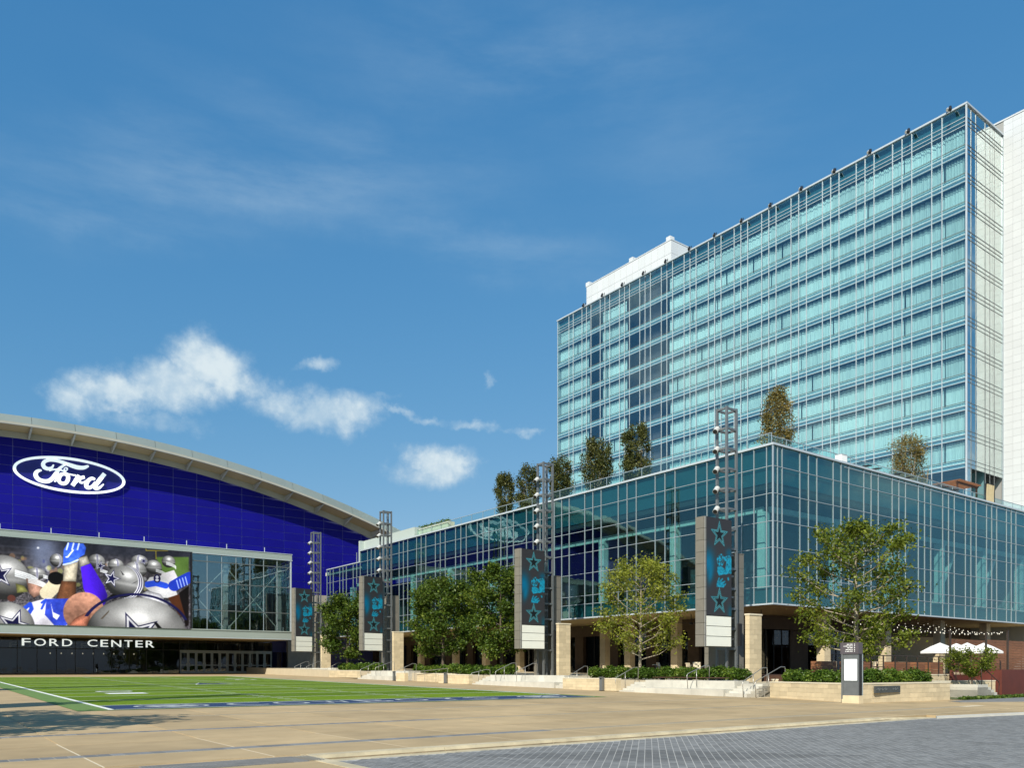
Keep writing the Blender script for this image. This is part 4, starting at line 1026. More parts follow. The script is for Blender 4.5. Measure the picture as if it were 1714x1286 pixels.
# glass box front
BX0, BX1, BY = -34.0, 42.72, 108.0
ubox('top_band', M['band'], BX0, BX1+.1, BY-.05, YB-.3, 16.68, 17.45, ar)
x = BX0
ubox('band_cap', M['alu_w'], BX0, BX1+.16, BY-.12, YB-.3, 17.45, 17.53, ar); ubox('band_lip', M['alu_w'], BX0, BX1+.16, BY-.12, BY+.3, 16.60, 16.68, ar)
ubox('lower_band', M['band'], BX0, BX1+.1, BY-.05, BY+.4, 5.86, 6.78, ar); ubox('band_lip', M['alu_w'], BX0, BX1+.16, BY-.10, BY+.4, 5.77, 5.86, ar); ubox('sill', M['band'], BX0, BX1+.14, BY-.14, BY+.3, 6.78, 6.92, ar)
ubox('entrance_soffit', M['soffit'], BX0, BX1+.1, BY+.41, 120.8, 5.78, 6.3, ar)
ubox('box_floor', M['interior'], BX0, BX1, BY+.31, YB-.3, 6.3, 6.9, ar)
ubox('box_back_wall', M['bay_interior'], BX0, BX1, 117.0, 117.3, 6.9, 16.68, ar)
xs_g = [29.62+(BX1-.12-29.62)*i/7 for i in range(8)]; zs_g = [6.95, 9.38, 12.9, 15.66, 16.58]
cells = [('y', BY+.05, xs_g[i]+.02, xs_g[i+1]-.02, zs_g[j]+.02, zs_g[j+1]-.02) for i in range(7) for j in range(4)]
pane_set(ar, cells, M['glass_ford'])
for x in xs_g: ubox('mullion', M['alu'], x-.03, x+.03, BY-.0, BY+.12, 6.93, 16.6, ar)
for z in zs_g[1:-1]: ubox('transom', M['alu_dk'], xs_g[0], BX1-.1, BY-.02, BY+.13, z-.05, z+.05, ar)
ubox('corner_post', M['alu_w'], BX1-.14, BX1+.04, BY-.06, BY+.1, 6.93, 16.6, ar)
ca = [('x', BX1, BY+.15+1.75*i, BY+1.85+1.75*i, 6.95, 16.58) for i in range(7)]
for c in ca: ubox('side_pane', M['glass_ford'], BX1-.02, BX1, c[2], c[3], 6.95, 16.58, ar)
for i in range(7): ubox('mullion', M['alu_w'], BX1-.08, BX1+.02, BY+1.86+1.75*i-.03, BY+1.86+1.75*i+.03, 6.93, 16.6, ar)
for x in (34.1, 41.3):
    ubox('column', M['white_panel'], x-.28, x+.28, BY+.75, BY+1.25, 6.9, 16.6, ar); ubox('gusset', M['white_panel'], x-.6, x+.6, BY+.6, BY+.66, 6.9, 7.5, ar); ubox('gusset', M['white_panel'], x-.6, x+.6, BY+.6, BY+.66, 14.5, 15.1, ar)
for (a, b) in (((34.4,7.2),(41.1,14.8)),((41.1,7.2),(34.4,14.8)),((33.8,7.2),(29.8,11.6)),((33.8,14.8),(29.8,10.6))):
    MB().tube([(a[0],BY+.62,a[1]),(b[0],BY+.62,b[1])], .06, 8).build('brace_rod', M['white'], ar)
bf = MB()
for k in range(6): bf.box(30.5+2*k, 32.0+2*k, 114, 114.5, 6.9, 8.0+.7*(k % 3))
bf.build('inner_counter', M['black'], ar)
for k in range(13):                                                    # lightning rods on the box roof
    x = -16.5+5.05*k
    if x < BX1: MB().tube([(x,BY+.1,17.5),(x,BY+.1,18.15)], .05, 6).build('roof_rod', M['alu_w'], ar)
# storefront set back under the box
YS_ = 119.0; gb = gz(119)
ubox('store_back', M['interior'], BX0, 45, 121.2, 121.4, 0, 5.78, ar)
xs_s = [30.9-2.16*k for k in range(0, 24)]
for i in range(len(xs_s)-1):
    for (z0, z1) in ((gb, 4.35), (4.42, 5.76)):
        ubox('store_pane', M['glass_dark'], xs_s[i+1]+.03, xs_s[i]-.03, YS_, YS_+.03, z0+.03, z1, ar)
    ubox('mullion', M['black'], xs_s[i]-.035, xs_s[i]+.035, YS_-.06, YS_+.06, gb, 5.77, ar)
ubox('transom', M['black'], xs_s[-1], 30.9, YS_-.05, YS_+.05, 4.35, 4.42, ar)
for k in range(6): ubox('inner_pier', mat('inner_pier_gray', (.12,.13,.13), .7) if k == 0 else bpy.data.materials['inner_pier_gray'], 24.4-7.3*k, 25.6-7.3*k, 120.0, 120.6, gb, 5.7, ar)
ubox('inner_screen', mat('inner_screen_teal', (.10,.17,.18), .5), 10.6, 12.0, 120.1, 120.2, 2.0, 5.2, ar)
for k in range(9):
    x = 15.2+1.25*k; MB().tube([(x,119.9,3.72),(x,119.9,3.9)], [.07,.03], 8).build('pendant_lamp', mat('pendant_glow', (.9,.85,.75), .4, emit=(1,.85,.6), estr=1.2) if k == 0 else bpy.data.materials['pendant_glow'], ar)
doorm = mat('door_frame_gray', (.26,.30,.32), .45, .4, var=.03)
for k in range(12):
    x0 = 30.98+1.09*k; x1 = x0+1.09; d = ubox('door', M['glass_dark'], x0+.10, x1-.10, YS_+.02, YS_+.05, gb+.12, 4.12, ar)
    fr = MB()
    for (a, b, c, e) in ((x0+.01,x0+.17,gb+.02,4.22),(x1-.17,x1-.01,gb+.02,4.22),(x0+.17,x1-.17,4.02,4.22),(x0+.17,x1-.17,gb+.02,gb+.32),(x0+.17,x1-.17,gb+1.10,gb+1.24)): fr.box(a,b,YS_-.04,YS_+.08,c,e)
    f = fr.build('door_frame', doorm, d.parent)
    h_ = ubox('door_handle', M['alu_w'], x0+(.86 if k%2 == 0 else .18), x0+(.90 if k%2 == 0 else .22), YS_-.12, YS_-.06, gb+.95, gb+1.5, ar)
ubox('door_header', doorm, 30.95, 44.1, YS_-.05, YS_+.06, 4.23, 4.42, ar)
for k in range(11): ubox('transom_pane', M['glass_dark'], 30.98+1.19*k, 30.98+1.19*k+1.13, YS_, YS_+.03, 4.43, 5.76, ar)
for (a, b) in ((44.2,45.6),(45.7,46.4)): ubox('side_door', M['glass_dark'], a, b, YS_-.02, YS_+.05, gb, 4.3, ar)
sw = mat('gray_stone_wall', (.33,.31,.27), .85, var=.08, scale=1.5, bump=.1, bscale=10)
sdw = empty('end_stone_wall', (46.5, 118.8, gb), label='plain gray stone wall right of the arena doors, behind the farthest light tower', cat='wall')
ubox('lower_part', sw, 46.5, PX0, 118.8, 119.4, gb-.1, 6.0, sdw); ubox('upper_part', sw, 44.6, PX0, 118.9, 119.5, 6.01, 13.2, sdw)
# FORD CENTER letters under the glass box
sg = empty('building_sign', (11.2, 112, 4.5), label='white FORD CENTER lettering above the arena entrance', cat='sign')
wts = {'F':1.0,'O':1.35,'R':1.1,'D':1.2,'C':1.2,'E':.95,'N':1.25,'T':1.05,' ':1.05}
txt = 'FORD CENTER'; gap = .42; tot = sum(wts[c] for c in txt)+gap*(len(txt)-1); k_ = (25.95-11.25)/tot; x = 11.25
for ch in txt:
    w_ = wts[ch]*k_
    if ch != ' ':
        me = text_mesh(ch, 1, .1, M['white_sign']); xs_ = [p.co.x for p in me.vertices]; ys_ = [p.co.y for p in me.vertices]; a0, a1, b0, b1 = min(xs_), max(xs_), min(ys_), max(ys_)
        for p in me.vertices: p.co = ((p.co.x-a0)/(a1-a0)*w_, p.co.z*.9, (p.co.y-b0)/(b1-b0)*.86)
        o = bpy.data.objects.new('letter', me); COL.objects.link(o); o.parent = sg; o.location = (x-11.2, 0, .03)
        MB().tube([(x+w_/2,112,5.3),(x+w_/2,112.2,5.79)], .02, 6).build('hanger', M['black'], sg)
    x += w_+gap*k_
# oval sign with the script name
ov = empty('oval_sign', (17.9, 121.7, 25), label='white oval Ford script sign on the blue arena wall', cat='sign')
mb = MB(); n = 72; cx, cz, a_, b_ = 17.85, 27.48, 6.62, 2.32
ring = [(cx+a_*math.cos(t), cz+b_*math.sin(t)) for t in np.linspace(0, 2*math.pi, n, endpoint=False)]
rin = [(cx+(a_-.34)*math.cos(t), cz+(b_-.30)*math.sin(t)) for t in np.linspace(0, 2*math.pi, n, endpoint=False)]
for i in range(n):
    j = (i+1)%n
    for (y) in (121.55, 121.8): pass
    k = len(mb.v); mb.v += [(ring[i][0],121.6,ring[i][1]),(ring[j][0],121.6,ring[j][1]),(rin[j][0],121.6,rin[j][1]),(rin[i][0],121.6,rin[i][1]),(ring[i][0],121.85,ring[i][1]),(ring[j][0],121.85,ring[j][1]),(rin[j][0],121.85,rin[j][1]),(rin[i][0],121.85,rin[i][1])]
    mb.f += [(k,k+1,k+2,k+3),(k+4,k+7,k+6,k+5),(k,k+4,k+5,k+1),(k+3,k+2,k+6,k+7)]
mb.build('oval_ring', M['white_sign'], ov)
MB().plate_y([(cx+(a_-.3)*math.cos(t), cz+(b_-.26)*math.sin(t)) for t in np.linspace(0, 2*math.pi, n, endpoint=False)], 121.88, 121.95).build('oval_field', mat('oval_blue', (.008,.008,.16), .4), ov)
def tr(zx, zy):
    p = on_y(zx/7.452, 740+zy/7.452, 121.7); return (p[0], p[2])
SC = 1/7.452*121.7/1366*1.0
def stroke(name, pts, wid):
    mb = MB(); ribbon(mb, [tr(*p) for p in pts], [w*SC*.95 for w in wid], 121.62, 121.86); return mb
fF = MB()
for pts, wid in (
    ([(668,285),(645,322),(600,335),(556,318),(538,282),(556,246),(615,226),(690,230),(760,248),(830,272),(900,298),(970,318),(1040,322),(1090,306),(1105,300)], [14,26,36,42,40,36,34,34,34,36,44,46,40,28,14]),
    ([(835,278),(785,300),(735,342),(695,400),(655,455),(605,488),(545,490),(485,470),(450,430),(448,388),(478,360),(518,354)], [16,24,36,42,44,44,42,44,44,40,32,18]),
    ([(618,362),(660,346),(720,344),(775,356),(828,380)], [10,14,14,13,10]),
    ([(800,352),(826,358),(842,340),(828,322),(806,330),(800,350)], [10,11,11,11,11,10])):
    ribbon(fF, [tr(*p) for p in pts], [w*SC*.95 for w in wid], 121.62, 121.86)
fF.build('script_letter', M['white_sign'], ov)
fo = MB()
for pts, wid in (([(680,497),(705,472),(735,425),(775,402),(820,402),(848,428),(846,475),(818,514),(772,518),(738,490),(745,445),(775,408)], [14,26,34,36,38,40,40,40,38,36,30,20]),([(815,392),(860,402),(905,412),(945,418)], [12,14,14,16])):
    ribbon(fo, [tr(*p) for p in pts], [w*SC*.95 for w in wid], 121.615, 121.855)
fo.build('script_letter', M['white_sign'], ov)
fr_ = MB()
for pts, wid in (([(905,545),(935,500),(965,450),(985,418)], [44,44,44,40]),([(945,520),(985,475),(1025,446),(1055,440)], [10,24,36,34]),([(985,478),(1010,508),(1045,505),(1080,482)], [24,24,20,14])):
    ribbon(fr_, [tr(*p) for p in pts], [w*SC*.95 for w in wid], 121.61, 121.85)
fr_.build('script_letter', M['white_sign'], ov)
fd = MB()
for pts, wid in (([(1185,470),(1150,456),(1108,476),(1078,520),(1082,562),(1118,572),(1158,548),(1190,505)], [24,34,40,44,42,38,32,26]),([(1304,398),(1262,450),(1215,512),(1182,556),(1196,582),(1240,572),(1292,528)], [46,46,46,42,36,30,12])):
    ribbon(fd, [tr(*p) for p in pts], [w*SC*.95 for w in wid], 121.605, 121.845)
fd.build('script_letter', M['white_sign'], ov)

# ------------------------------------------------------------------ big video screen, a flat picture
class Canvas:
    def __init__(s, x0, x1, z0, z1, res):
        s.nx, s.nz = int((x1-x0)*res), int((z1-z0)*res); s.x0, s.x1, s.z0, s.z1 = x0, x1, z0, z1
        gx, gz_ = np.meshgrid(np.linspace(x0, x1, s.nx), np.linspace(z0, z1, s.nz)); s.X, s.Z = gx, gz_
        s.C = np.zeros((s.nz, s.nx, 3)); s.px = 1/res
    def put(s, mask, col): s.C = s.C*(1-mask[..., None])+np.asarray(col)*mask[..., None] if np.ndim(col) == 1 else s.C*(1-mask[..., None])+col*mask[..., None]
    def aa(s, d, soft=1.0): return np.clip(.5-d/(s.px*soft), 0, 1)
    def ell(s, cx, cz, a, b, rot=0):
        c, q = math.cos(rot), math.sin(rot); u = (s.X-cx)*c+(s.Z-cz)*q; v_ = -(s.X-cx)*q+(s.Z-cz)*c
        r = np.sqrt((u/a)**2+(v_/b)**2)+1e-6; return (r-1)*min(a, b), u/a, v_/b
    def poly(s, P):
        d = np.full(s.X.shape, 1e9); ins = np.zeros(s.X.shape, bool); n = len(P)
        for i in range(n):
            (ax, az), (bx, bz) = P[i], P[(i+1)%n]; ex, ez = bx-ax, bz-az; t = np.clip(((s.X-ax)*ex+(s.Z-az)*ez)/(ex*ex+ez*ez+1e-12), 0, 1)
            d = np.minimum(d, np.hypot(s.X-ax-t*ex, s.Z-az-t*ez)); c = ((az > s.Z) != (bz > s.Z)) & (s.X < (bx-ax)*(s.Z-az)/(bz-az+1e-12)+ax); ins ^= c
        return np.where(ins, -d, d)
    def body(s, P, col, w=.5, soft=1.5, tex=.10, seed=3):
        d = s.poly(P); sh = (.50+.55*np.clip(-d/w, 0, 1)**.6)*(1-tex+2*tex*s.noise(.35, seed))*(.93+.14*s.noise(.12, seed+1)); c = np.asarray(col)
        s.put(s.aa(d, soft), np.stack([np.clip(c[0]*sh,0,1), np.clip(c[1]*sh,0,1), np.clip(c[2]*sh,0,1)], -1))
    def line(s, P, w):
        d = np.full(s.X.shape, 1e9)
        for (ax, az), (bx, bz) in zip(P[:-1], P[1:]):
            ex, ez = bx-ax, bz-az; t = np.clip(((s.X-ax)*ex+(s.Z-az)*ez)/(ex*ex+ez*ez+1e-12), 0, 1); d = np.minimum(d, np.hypot(s.X-ax-t*ex, s.Z-az-t*ez))
        return d-w/2
    def noise(s, cell, seed):
        r = np.random.default_rng(seed); nx, nz = int((s.x1-s.x0)/cell)+3, int((s.z1-s.z0)/cell)+3; g = r.random((nz, nx))
        u = (s.X-s.x0)/cell; v_ = (s.Z-s.z0)/cell; i = u.astype(int); j = v_.astype(int); fu, fv = u-i, v_-j; fu = fu*fu*(3-2*fu); fv = fv*fv*(3-2*fv)
        return (g[j,i]*(1-fu)+g[j,i+1]*fu)*(1-fv)+(g[j+1,i]*(1-fu)+g[j+1,i+1]*fu)*fv
    def mesh(s, name, m, to3d):
        n = s.nx*s.nz; V = np.array(to3d(s.X.ravel(), s.Z.ravel())).T; idx = np.arange(n).reshape(s.nz, s.nx)
        F = np.stack([idx[:-1,:-1], idx[:-1,1:], idx[1:,1:], idx[1:,:-1]], -1).reshape(-1, 4)
        me = bpy.data.meshes.new(name); me.vertices.add(n); me.vertices.foreach_set('co', V.astype(np.float32).ravel())
        me.loops.add(F.size); me.loops.foreach_set('vertex_index', F.ravel().astype(np.int32)); me.polygons.add(len(F)); me.polygons.foreach_set('loop_start', np.arange(0, F.size, 4, dtype=np.int32))
        me.update(calc_edges=True); at = me.attributes.new('picture', 'FLOAT_COLOR', 'POINT'); C = np.concatenate([np.clip(s.C, 0, 1)**2.2, np.ones((s.nz, s.nx, 1))], -1)
        at.data.foreach_set('color', C.reshape(-1).astype(np.float32)); me.materials.append(m); return me
scr = empty('video_screen', (18, 107.9, 6.8), label='huge video screen on the arena front showing silver football helmets and raised blue gloves', cat='screen')
SX0, SX1 = 2.0, 29.32
ubox('screen_case', M['black'], SX0-.3, 29.58, 107.86, 108.3, 6.80, 16.70, scr)
cv = Canvas(SX0, SX1, 6.86, 16.62, 19)
Y_S = 107.8
def t2(zx, zy):
    p = on_y(zx/4.945, 880+zy/4.945, Y_S); return (p[0], p[2])
def tp(L): return [t2(*p) for p in L]
navy, silver, royal, skin, skin2, whitec = (.09,.09,.24), (.66,.67,.66), (.15,.27,.74), (.40,.26,.18), (.78,.56,.47), (.80,.80,.83)
nA, nB, nC = cv.noise(.28, 1), cv.noise(.12, 2), cv.noise(2.2, 3)
base = .16+.14*nA+.22*(nB-.4)*np.clip((12.5-cv.Z)/3+.6, 0, 1); cv.C = np.stack([base*1.02, base*.98, base*1.06], -1)
up = np.clip((cv.Z-14.6)/1.2, 0, 1); cv.put(up*.75, np.array([.13,.14,.18])); 
for zz in (15.6, 14.9): cv.put(cv.aa(np.abs(cv.Z-zz-.0*cv.X)-.10, 4)*.3*(cv.X < 13), np.array([.35,.36,.42]))
sm = np.exp(-((cv.X-12.9)/1.3)**2-((cv.Z-15.1)/1.7)**2)*(.5+.7*nC); cv.put(np.clip(sm, 0, .85), np.array([.55,.60,.75]))
cv.put(cv.aa(cv.ell(*t2(315,186), .10, .10)[0], 3), np.array([.95,.96,1.0]))
cv.put(cv.aa(cv.poly(tp([(1290,262),(1562,262),(1562,440),(1370,440)])), 3), np.array([.30,.40,.19]))
cv.put(cv.aa(cv.line(tp([(1205,180),(1210,208),(1390,210)]), .08)), np.array([.55,.49,.16])); cv.put(cv.aa(cv.line(tp([(1290,210),(1292,280)]), .09)), np.array([.5,.46,.16]))
for k in range(150):                                                    # small figures of the crowd
    r_ = random.Random(k); x = r_.uniform(SX0, 26); z = r_.uniform(11.2, 14.6); d, _, _ = cv.ell(x, z, r_.uniform(.12,.3), r_.uniform(.15,.35)); c_ = r_.choice([(.7,.7,.72),(.25,.27,.5),(.55,.42,.33),(.6,.6,.35),(.45,.45,.5)]); cv.put(cv.aa(d, 2)*.55, np.array(c_))
def helmet(zx, zy, rx, ry, rot=0, tone=1.0, stripe=None, edge=True):
    (cx, cz) = t2(zx, zy); (ex, _) = t2(zx+rx, zy); a = ex-cx; b = a*ry/rx
    d, u_, v_ = cv.ell(cx, cz, a, b, rot); m_ = cv.aa(d, 1.5)
    nz_ = np.sqrt(np.clip(1-u_**2-v_**2, 0, 1)); sh = .14+.46*np.clip(.55*v_+.15*u_+.66*nz_, 0, 1)+.44*np.exp(-((u_-.05)/.30)**2-((v_-.45)/.22)**2)+.12*np.exp(-((v_+.1)/.10)**2)
    cv.put(m_, np.clip(np.stack([sh*1.0, sh*1.0, sh*1.01], -1)*tone, 0, 1))
    if stripe is not None:
        for (w_, c_) in ((.26, whitec), (.16, navy), (.06, whitec)):
            s_ = np.abs(u_-stripe*np.sqrt(np.clip(1-v_**2, 0, 1))); cv.put(m_*cv.aa((s_-w_*.5)*a, 1.5), np.array(c_))
    return cx, cz, a, b
def star_on(zx, zy, r, rot=0, sq=1.0, cut=None):
    (cx, cz) = t2(zx, zy)
    for k_, c_ in ((1.0, navy), (.86, whitec), (.64, navy)):
        P = [(cx+k_*r*sq*(1 if i%2 == 0 else .40)*math.sin(math.pi*i/5+rot), cz+k_*r*(1 if i%2 == 0 else .40)*math.cos(math.pi*i/5+rot)) for i in range(10)]
        m_ = cv.aa(cv.poly(P)); cv.put(m_ if cut is None else m_*cut, np.array(c_))
def mask(zx, zy, r, n=3):                                             # face guard bars
    for i in range(n):
        (cx, cz) = t2(zx, zy); P = [(cx+r*(.2+.9*math.sin(t)), cz-r*.5*i/n+r*.45*math.cos(t)*.3-r*.25*(t-.8)) for t in np.linspace(-.6, 1.5, 7)]; cv.put(cv.aa(cv.line(P, r*.10)), np.array([.80,.81,.83]))
for (zx, zy, rx, ry, st) in ((1395,300,56,52,None),(1270,345,70,62,None),(1155,300,72,58,-.2),(960,330,66,56,.25),(800,300,72,68,.1),(470,290,58,62,.55),(300,400,80,55,.1),(1120,370,95,72,.2)):
    helmet(zx, zy, rx, ry, 0, 1.0, st)
for (zx, zy) in ((1395,330),(1310,390),(850,390),(380,440),(1000,400)): mask(zx, zy, .8)
star_on(830, 335, .62, .2); star_on(1190, 295, .48, .3); 
cv.put(cv.aa(cv.poly(tp([(1340,400),(1440,370),(1470,430),(1400,520),(1300,480)])), 1.5), np.array([.76,.75,.78]))
cv.put(cv.aa(cv.poly(tp([(1190,500),(1240,430),(1340,415),(1430,480),(1480,600),(1300,600)])), 1.5), np.array([.72,.72,.74]))
cv.put(cv.aa(cv.line(tp([(1220,490),(1290,478),(1370,500)]), .75)), np.array(royal)); cv.put(cv.aa(cv.line(tp([(1440,500),(1530,450),(1570,430)]), 1.35)), np.array([.12,.20,.62]))
for k in range(4): cv.put(cv.aa(cv.line(tp([(1462+24*k,455-9*k),(1480+24*k,520-9*k)]), .12)), np.array([.55,.63,.9]))
cv.put(cv.aa(cv.ell(*t2(1300,440), .42, .50)[0]), np.array(navy)); cv.put(cv.aa(cv.ell(*t2(1300,428), .18, .16)[0]), np.array([.75,.75,.8])); cv.put(cv.aa(cv.ell(*t2(1300,452), .2, .17)[0]), np.array([.75,.75,.8]))
cv.put(cv.aa(cv.poly(tp([(1480,560),(1562,500),(1562,830),(1535,840)])), 2), np.array([.08,.06,.06])); cv.put(cv.aa(cv.poly(tp([(1390,600),(1480,570),(1540,780),(1480,740)])), 2), np.array([.26,.15,.09]))
# left big helmet, its face guard, and the arms
cx, cz, a, b = helmet(20, 430, 225, 215, 0, 1.0); star_on(0, 410, 1.75, -.2, .75); mask(170, 430, 1.6, 4)
cv.put(cv.aa(cv.ell(*t2(95,603), .40, .38)[0]), np.array([.30,.18,.16])); cv.body(tp([(215,440),(330,450),(360,560),(280,600),(240,560)]), [.66,.50,.44], .55)
mask(270, 480, 1.3, 4); cv.body(tp([(130,480),(200,500),(235,550),(140,560)]), [.55,.55,.32], .55)
cv.put(cv.aa(cv.line(tp([(390,560),(450,500),(470,440)]), 1.5)), np.array([.74,.70,.60])); cv.put(cv.aa(cv.ell(*t2(465,438), .85, .75)[0]), np.array([.05,.045,.05]))
cv.body(tp([(455,640),(510,455),(632,455),(625,640)]), skin, .55); cv.body(tp([(520,462),(530,330),(650,290),(630,466)]), [.80,.76,.68], .55)
cv.body(tp([(650,270),(720,250),(745,315),(665,345)]), [.78,.75,.70], .55)
vio = cv.aa(cv.poly(tp([(668,345),(750,315),(800,400),(860,500),(890,580),(870,650),(810,700),(720,580),(690,520)])), 1.5); shv = .55+.5*np.clip((cv.X-14.9)/2.2, 0, 1)*np.clip((19.5-cv.X)/2, 0, 1); cv.put(vio, np.stack([.30*shv, .13*shv, .92*shv], -1))
glv = cv.aa(cv.poly(tp([(520,330),(528,200),(560,145),(610,135),(650,150),(690,150),(712,185),(700,240),(650,270),(640,300)])), 1.5); cv.put(glv, np.stack([.16+.10*nA, .29+.12*nA, .76+.1*nA], -1))
for q in (565, 610, 655): cv.put(cv.aa(cv.line(tp([(q,148),(q-14,200)]), .16)), np.array([.78,.84,.95]))
cv.put(cv.aa(cv.line(tp([(548,262),(560,262),(605,205)]), .14)), np.array([.9,.92,.98])); cv.put(cv.aa(cv.line(tp([(525,325),(585,312),(645,285)]), .18)), np.array([.7,.76,.9]))
# jersey, shoulder and the helmets in front
cv.put(cv.aa(cv.poly(tp([(150,700),(250,640),(400,600),(520,620),(560,845),(180,845)])), 1.5), np.stack([.76+.06*nA, .75+.06*nA, .80+.06*nA], -1))
cv.put(cv.aa(cv.line(tp([(200,690),(250,650),(262,690),(230,740)]), .42)), np.array(royal)); cv.put(cv.aa(cv.line(tp([(345,640),(380,615),(345,690)]), .24)), np.array(royal))
cv.put(cv.aa(cv.poly(tp([(385,610),(590,605),(640,700),(620,780),(520,845),(460,840),(370,740)])), 1.5), np.stack([.15+.05*nA, .21+.07*nA, .62+.12*nA], -1))
cv.put(cv.aa(cv.poly(tp([(420,640),(440,720),(495,745),(470,782),(440,760)]))), np.array([.86,.86,.9])); cv.put(cv.aa(cv.ell(*t2(608,672), .55, .75)[0]), np.array([.75,.77,.82])); cv.put(cv.aa(cv.ell(*t2(608,672), .38, .52)[0]), np.array([.2,.27,.6]))
d, u_, v_ = cv.ell(*t2(695,715), 2.15, 2.35, -.35); shs = (.58+.45*np.clip(.5*v_-.2*u_+.3, 0, 1))*(.88+.24*nA); cv.put(cv.aa(d, 1.5), np.stack([skin2[0]*shs, skin2[1]*shs, skin2[2]*shs], -1))
cv.body(tp([(555,845),(620,770),(760,700),(720,845)]), [.66,.41,.33], .55)
helmet(1035, 470, 165, 145, -.15, 1.0, .78); star_on(925, 440, 1.15, .25, .9)
cv.put(cv.aa(cv.poly(tp([(995,370),(1030,410),(1015,412)]))), np.array([.12,.12,.14])); cv.put(cv.aa(cv.poly(tp([(1090,485),(1140,458),(1120,475)]))), np.array([.15,.15,.17])); cv.body(tp([(890,600),(930,570),(990,580),(960,610)]), [.08,.07,.08], .55)
cv.body(tp([(1150,580),(1220,540),(1330,570),(1420,700),(1330,680)]), [.74,.74,.78], .55); 
helmet(1140, 900, 400, 315, .05, 1.08, None)
cv.put(cv.aa(np.abs(cv.ell(*t2(1140,900), 6.55, 5.15)[0]+.28)-.14)*(cv.Z > 8), np.array(navy)); star_on(1120, 905, 2.9, -.35, 1.15)
cv.put(cv.aa(cv.poly(tp([(830,775),(905,700),(900,720),(850,775)]))), np.array([.3,.27,.24])); cv.put(cv.aa(cv.poly(tp([(1270,800),(1300,805),(1350,862),(1310,862)]))), np.array([.06,.06,.07]))
helmet(60, 850, 230, 250, 0, .95); star_on(120, 830, 2.0, .3)
cv.C *= (.95+.08*cv.noise(.10, 9))[..., None]*(.78+.36*cv.noise(1.6, 12))[..., None]
pm = print_mat('screen_picture', 'picture', emit=.42, rough=.5, spec=.2)
me = cv.mesh('screen_picture', pm, lambda X, Z: (X, np.full_like(X, Y_S), Z))
off = wloc(scr)
co = np.empty(len(me.vertices)*3, np.float32); me.vertices.foreach_get('co', co); co = co.reshape(-1,3)-np.array(off, np.float32); me.vertices.foreach_set('co', co.ravel())
o = bpy.data.objects.new('screen_picture', me); COL.objects.link(o); o.parent = scr
# ------------------------------------------------------------------ light and media towers
bn_ = Canvas(-1.24, 1.24, 0, 6.3, 26)
bn_.C[:] = np.array([.20,.20,.21]); nz1 = bn_.noise(.16, 21); nz2 = bn_.noise(.07, 22)
gl_ = np.exp(-((bn_.X+1.05)/.55)**2-((bn_.Z-3.35)/.85)**2); bn_.put(np.clip(gl_*1.0, 0, .95), np.array([.03,.38,.52]))
gl_ = np.exp(-((bn_.X+.75+.18*(3.2-bn_.Z))/.22)**2-((bn_.Z-2.6)/.55)**2); bn_.put(np.clip(gl_*.8, 0, .8), np.array([.04,.40,.54]))
gl_ = np.exp(-((bn_.X-1.0)/.35)**2-((bn_.Z-4.15)/.28)**2); bn_.put(np.clip(gl_*.7, 0, .7), np.array([.05,.33,.45]))
cy_ = np.array([.12,.62,.76])
def bt(zx, zy): return ((zx-178)/(565-178)*2.48-1.24, 6.3-(zy-105)/(1440-105)*6.05)   # picture traced on the cabinet face
def figure(P, thr=.30, col=(.11,.52,.64)):
    m_ = bn_.aa(bn_.poly([bt(*p) for p in P]), 1.3); tex = np.clip((nz1*.6+nz2*.5-thr)*5, 0, 1); c = np.asarray(col)
    bn_.put(m_*(.25+.75*tex), np.stack([c[0]*(.7+.6*nz2), c[1]*(.75+.4*nz2), c[2]*(.75+.4*nz2)], -1))
figure([(345,650),(375,612),(420,605),(445,640),(430,700),(450,720),(425,775),(360,785),(340,740),(333,690)], .42)
figure([(440,650),(485,630),(530,615),(566,640),(566,700),(500,690),(450,720)], .52)
figure([(490,660),(566,650),(566,880),(520,880),(470,900),(462,830),(480,740)], .18)
figure([(345,800),(400,785),(460,820),(500,850),(495,890),(420,905),(370,925),(338,870)], .15)
figure([(330,1085),(335,1030),(365,950),(380,950),(372,1000),(420,955),(432,965),(400,1020),(462,985),(470,1000),(425,1045),(478,1020),(480,1035),(440,1090)], .05)
for a in ((350,970,372,1040),(398,985,425,962),(430,1020,460,1000)): bn_.put(bn_.aa(bn_.line([bt(a[0]+12,a[1]+18), bt(a[2]+12,a[3]+18)], .035)), np.array([.12,.2,.24]))
figure([(495,940),(520,930),(530,975),(510,985)], .2)
for zc in (5.25, .92):
    for r_, c_ in ((.93,(.10,.40,.46)),(.86,(.55,.86,.88)),(.81,(.06,.20,.25)),(.66,(.07,.27,.32)),(.62,(.50,.82,.84)),(.55,(.10,.12,.13))):
        P = [(.02+r_*(1 if i%2 == 0 else .40)*math.sin(math.pi*i/5)*.98, zc+r_*(1 if i%2 == 0 else .40)*math.cos(math.pi*i/5)) for i in range(10)]; bn_.put(bn_.aa(bn_.poly(P)), np.array(c_))
bn_.put(np.clip(np.exp(-((bn_.X-1.1)/.25)**2-((bn_.Z-.2)/.5)**2)*.6, 0, 1), np.array([.05,.33,.42]))
banner_mat = print_mat('banner_picture', 'picture', emit=.10, rough=.45, spec=.25)
banner_mesh = bn_.mesh('banner_picture', banner_mat, lambda X, Z: (X, np.full_like(X, -.43), Z))
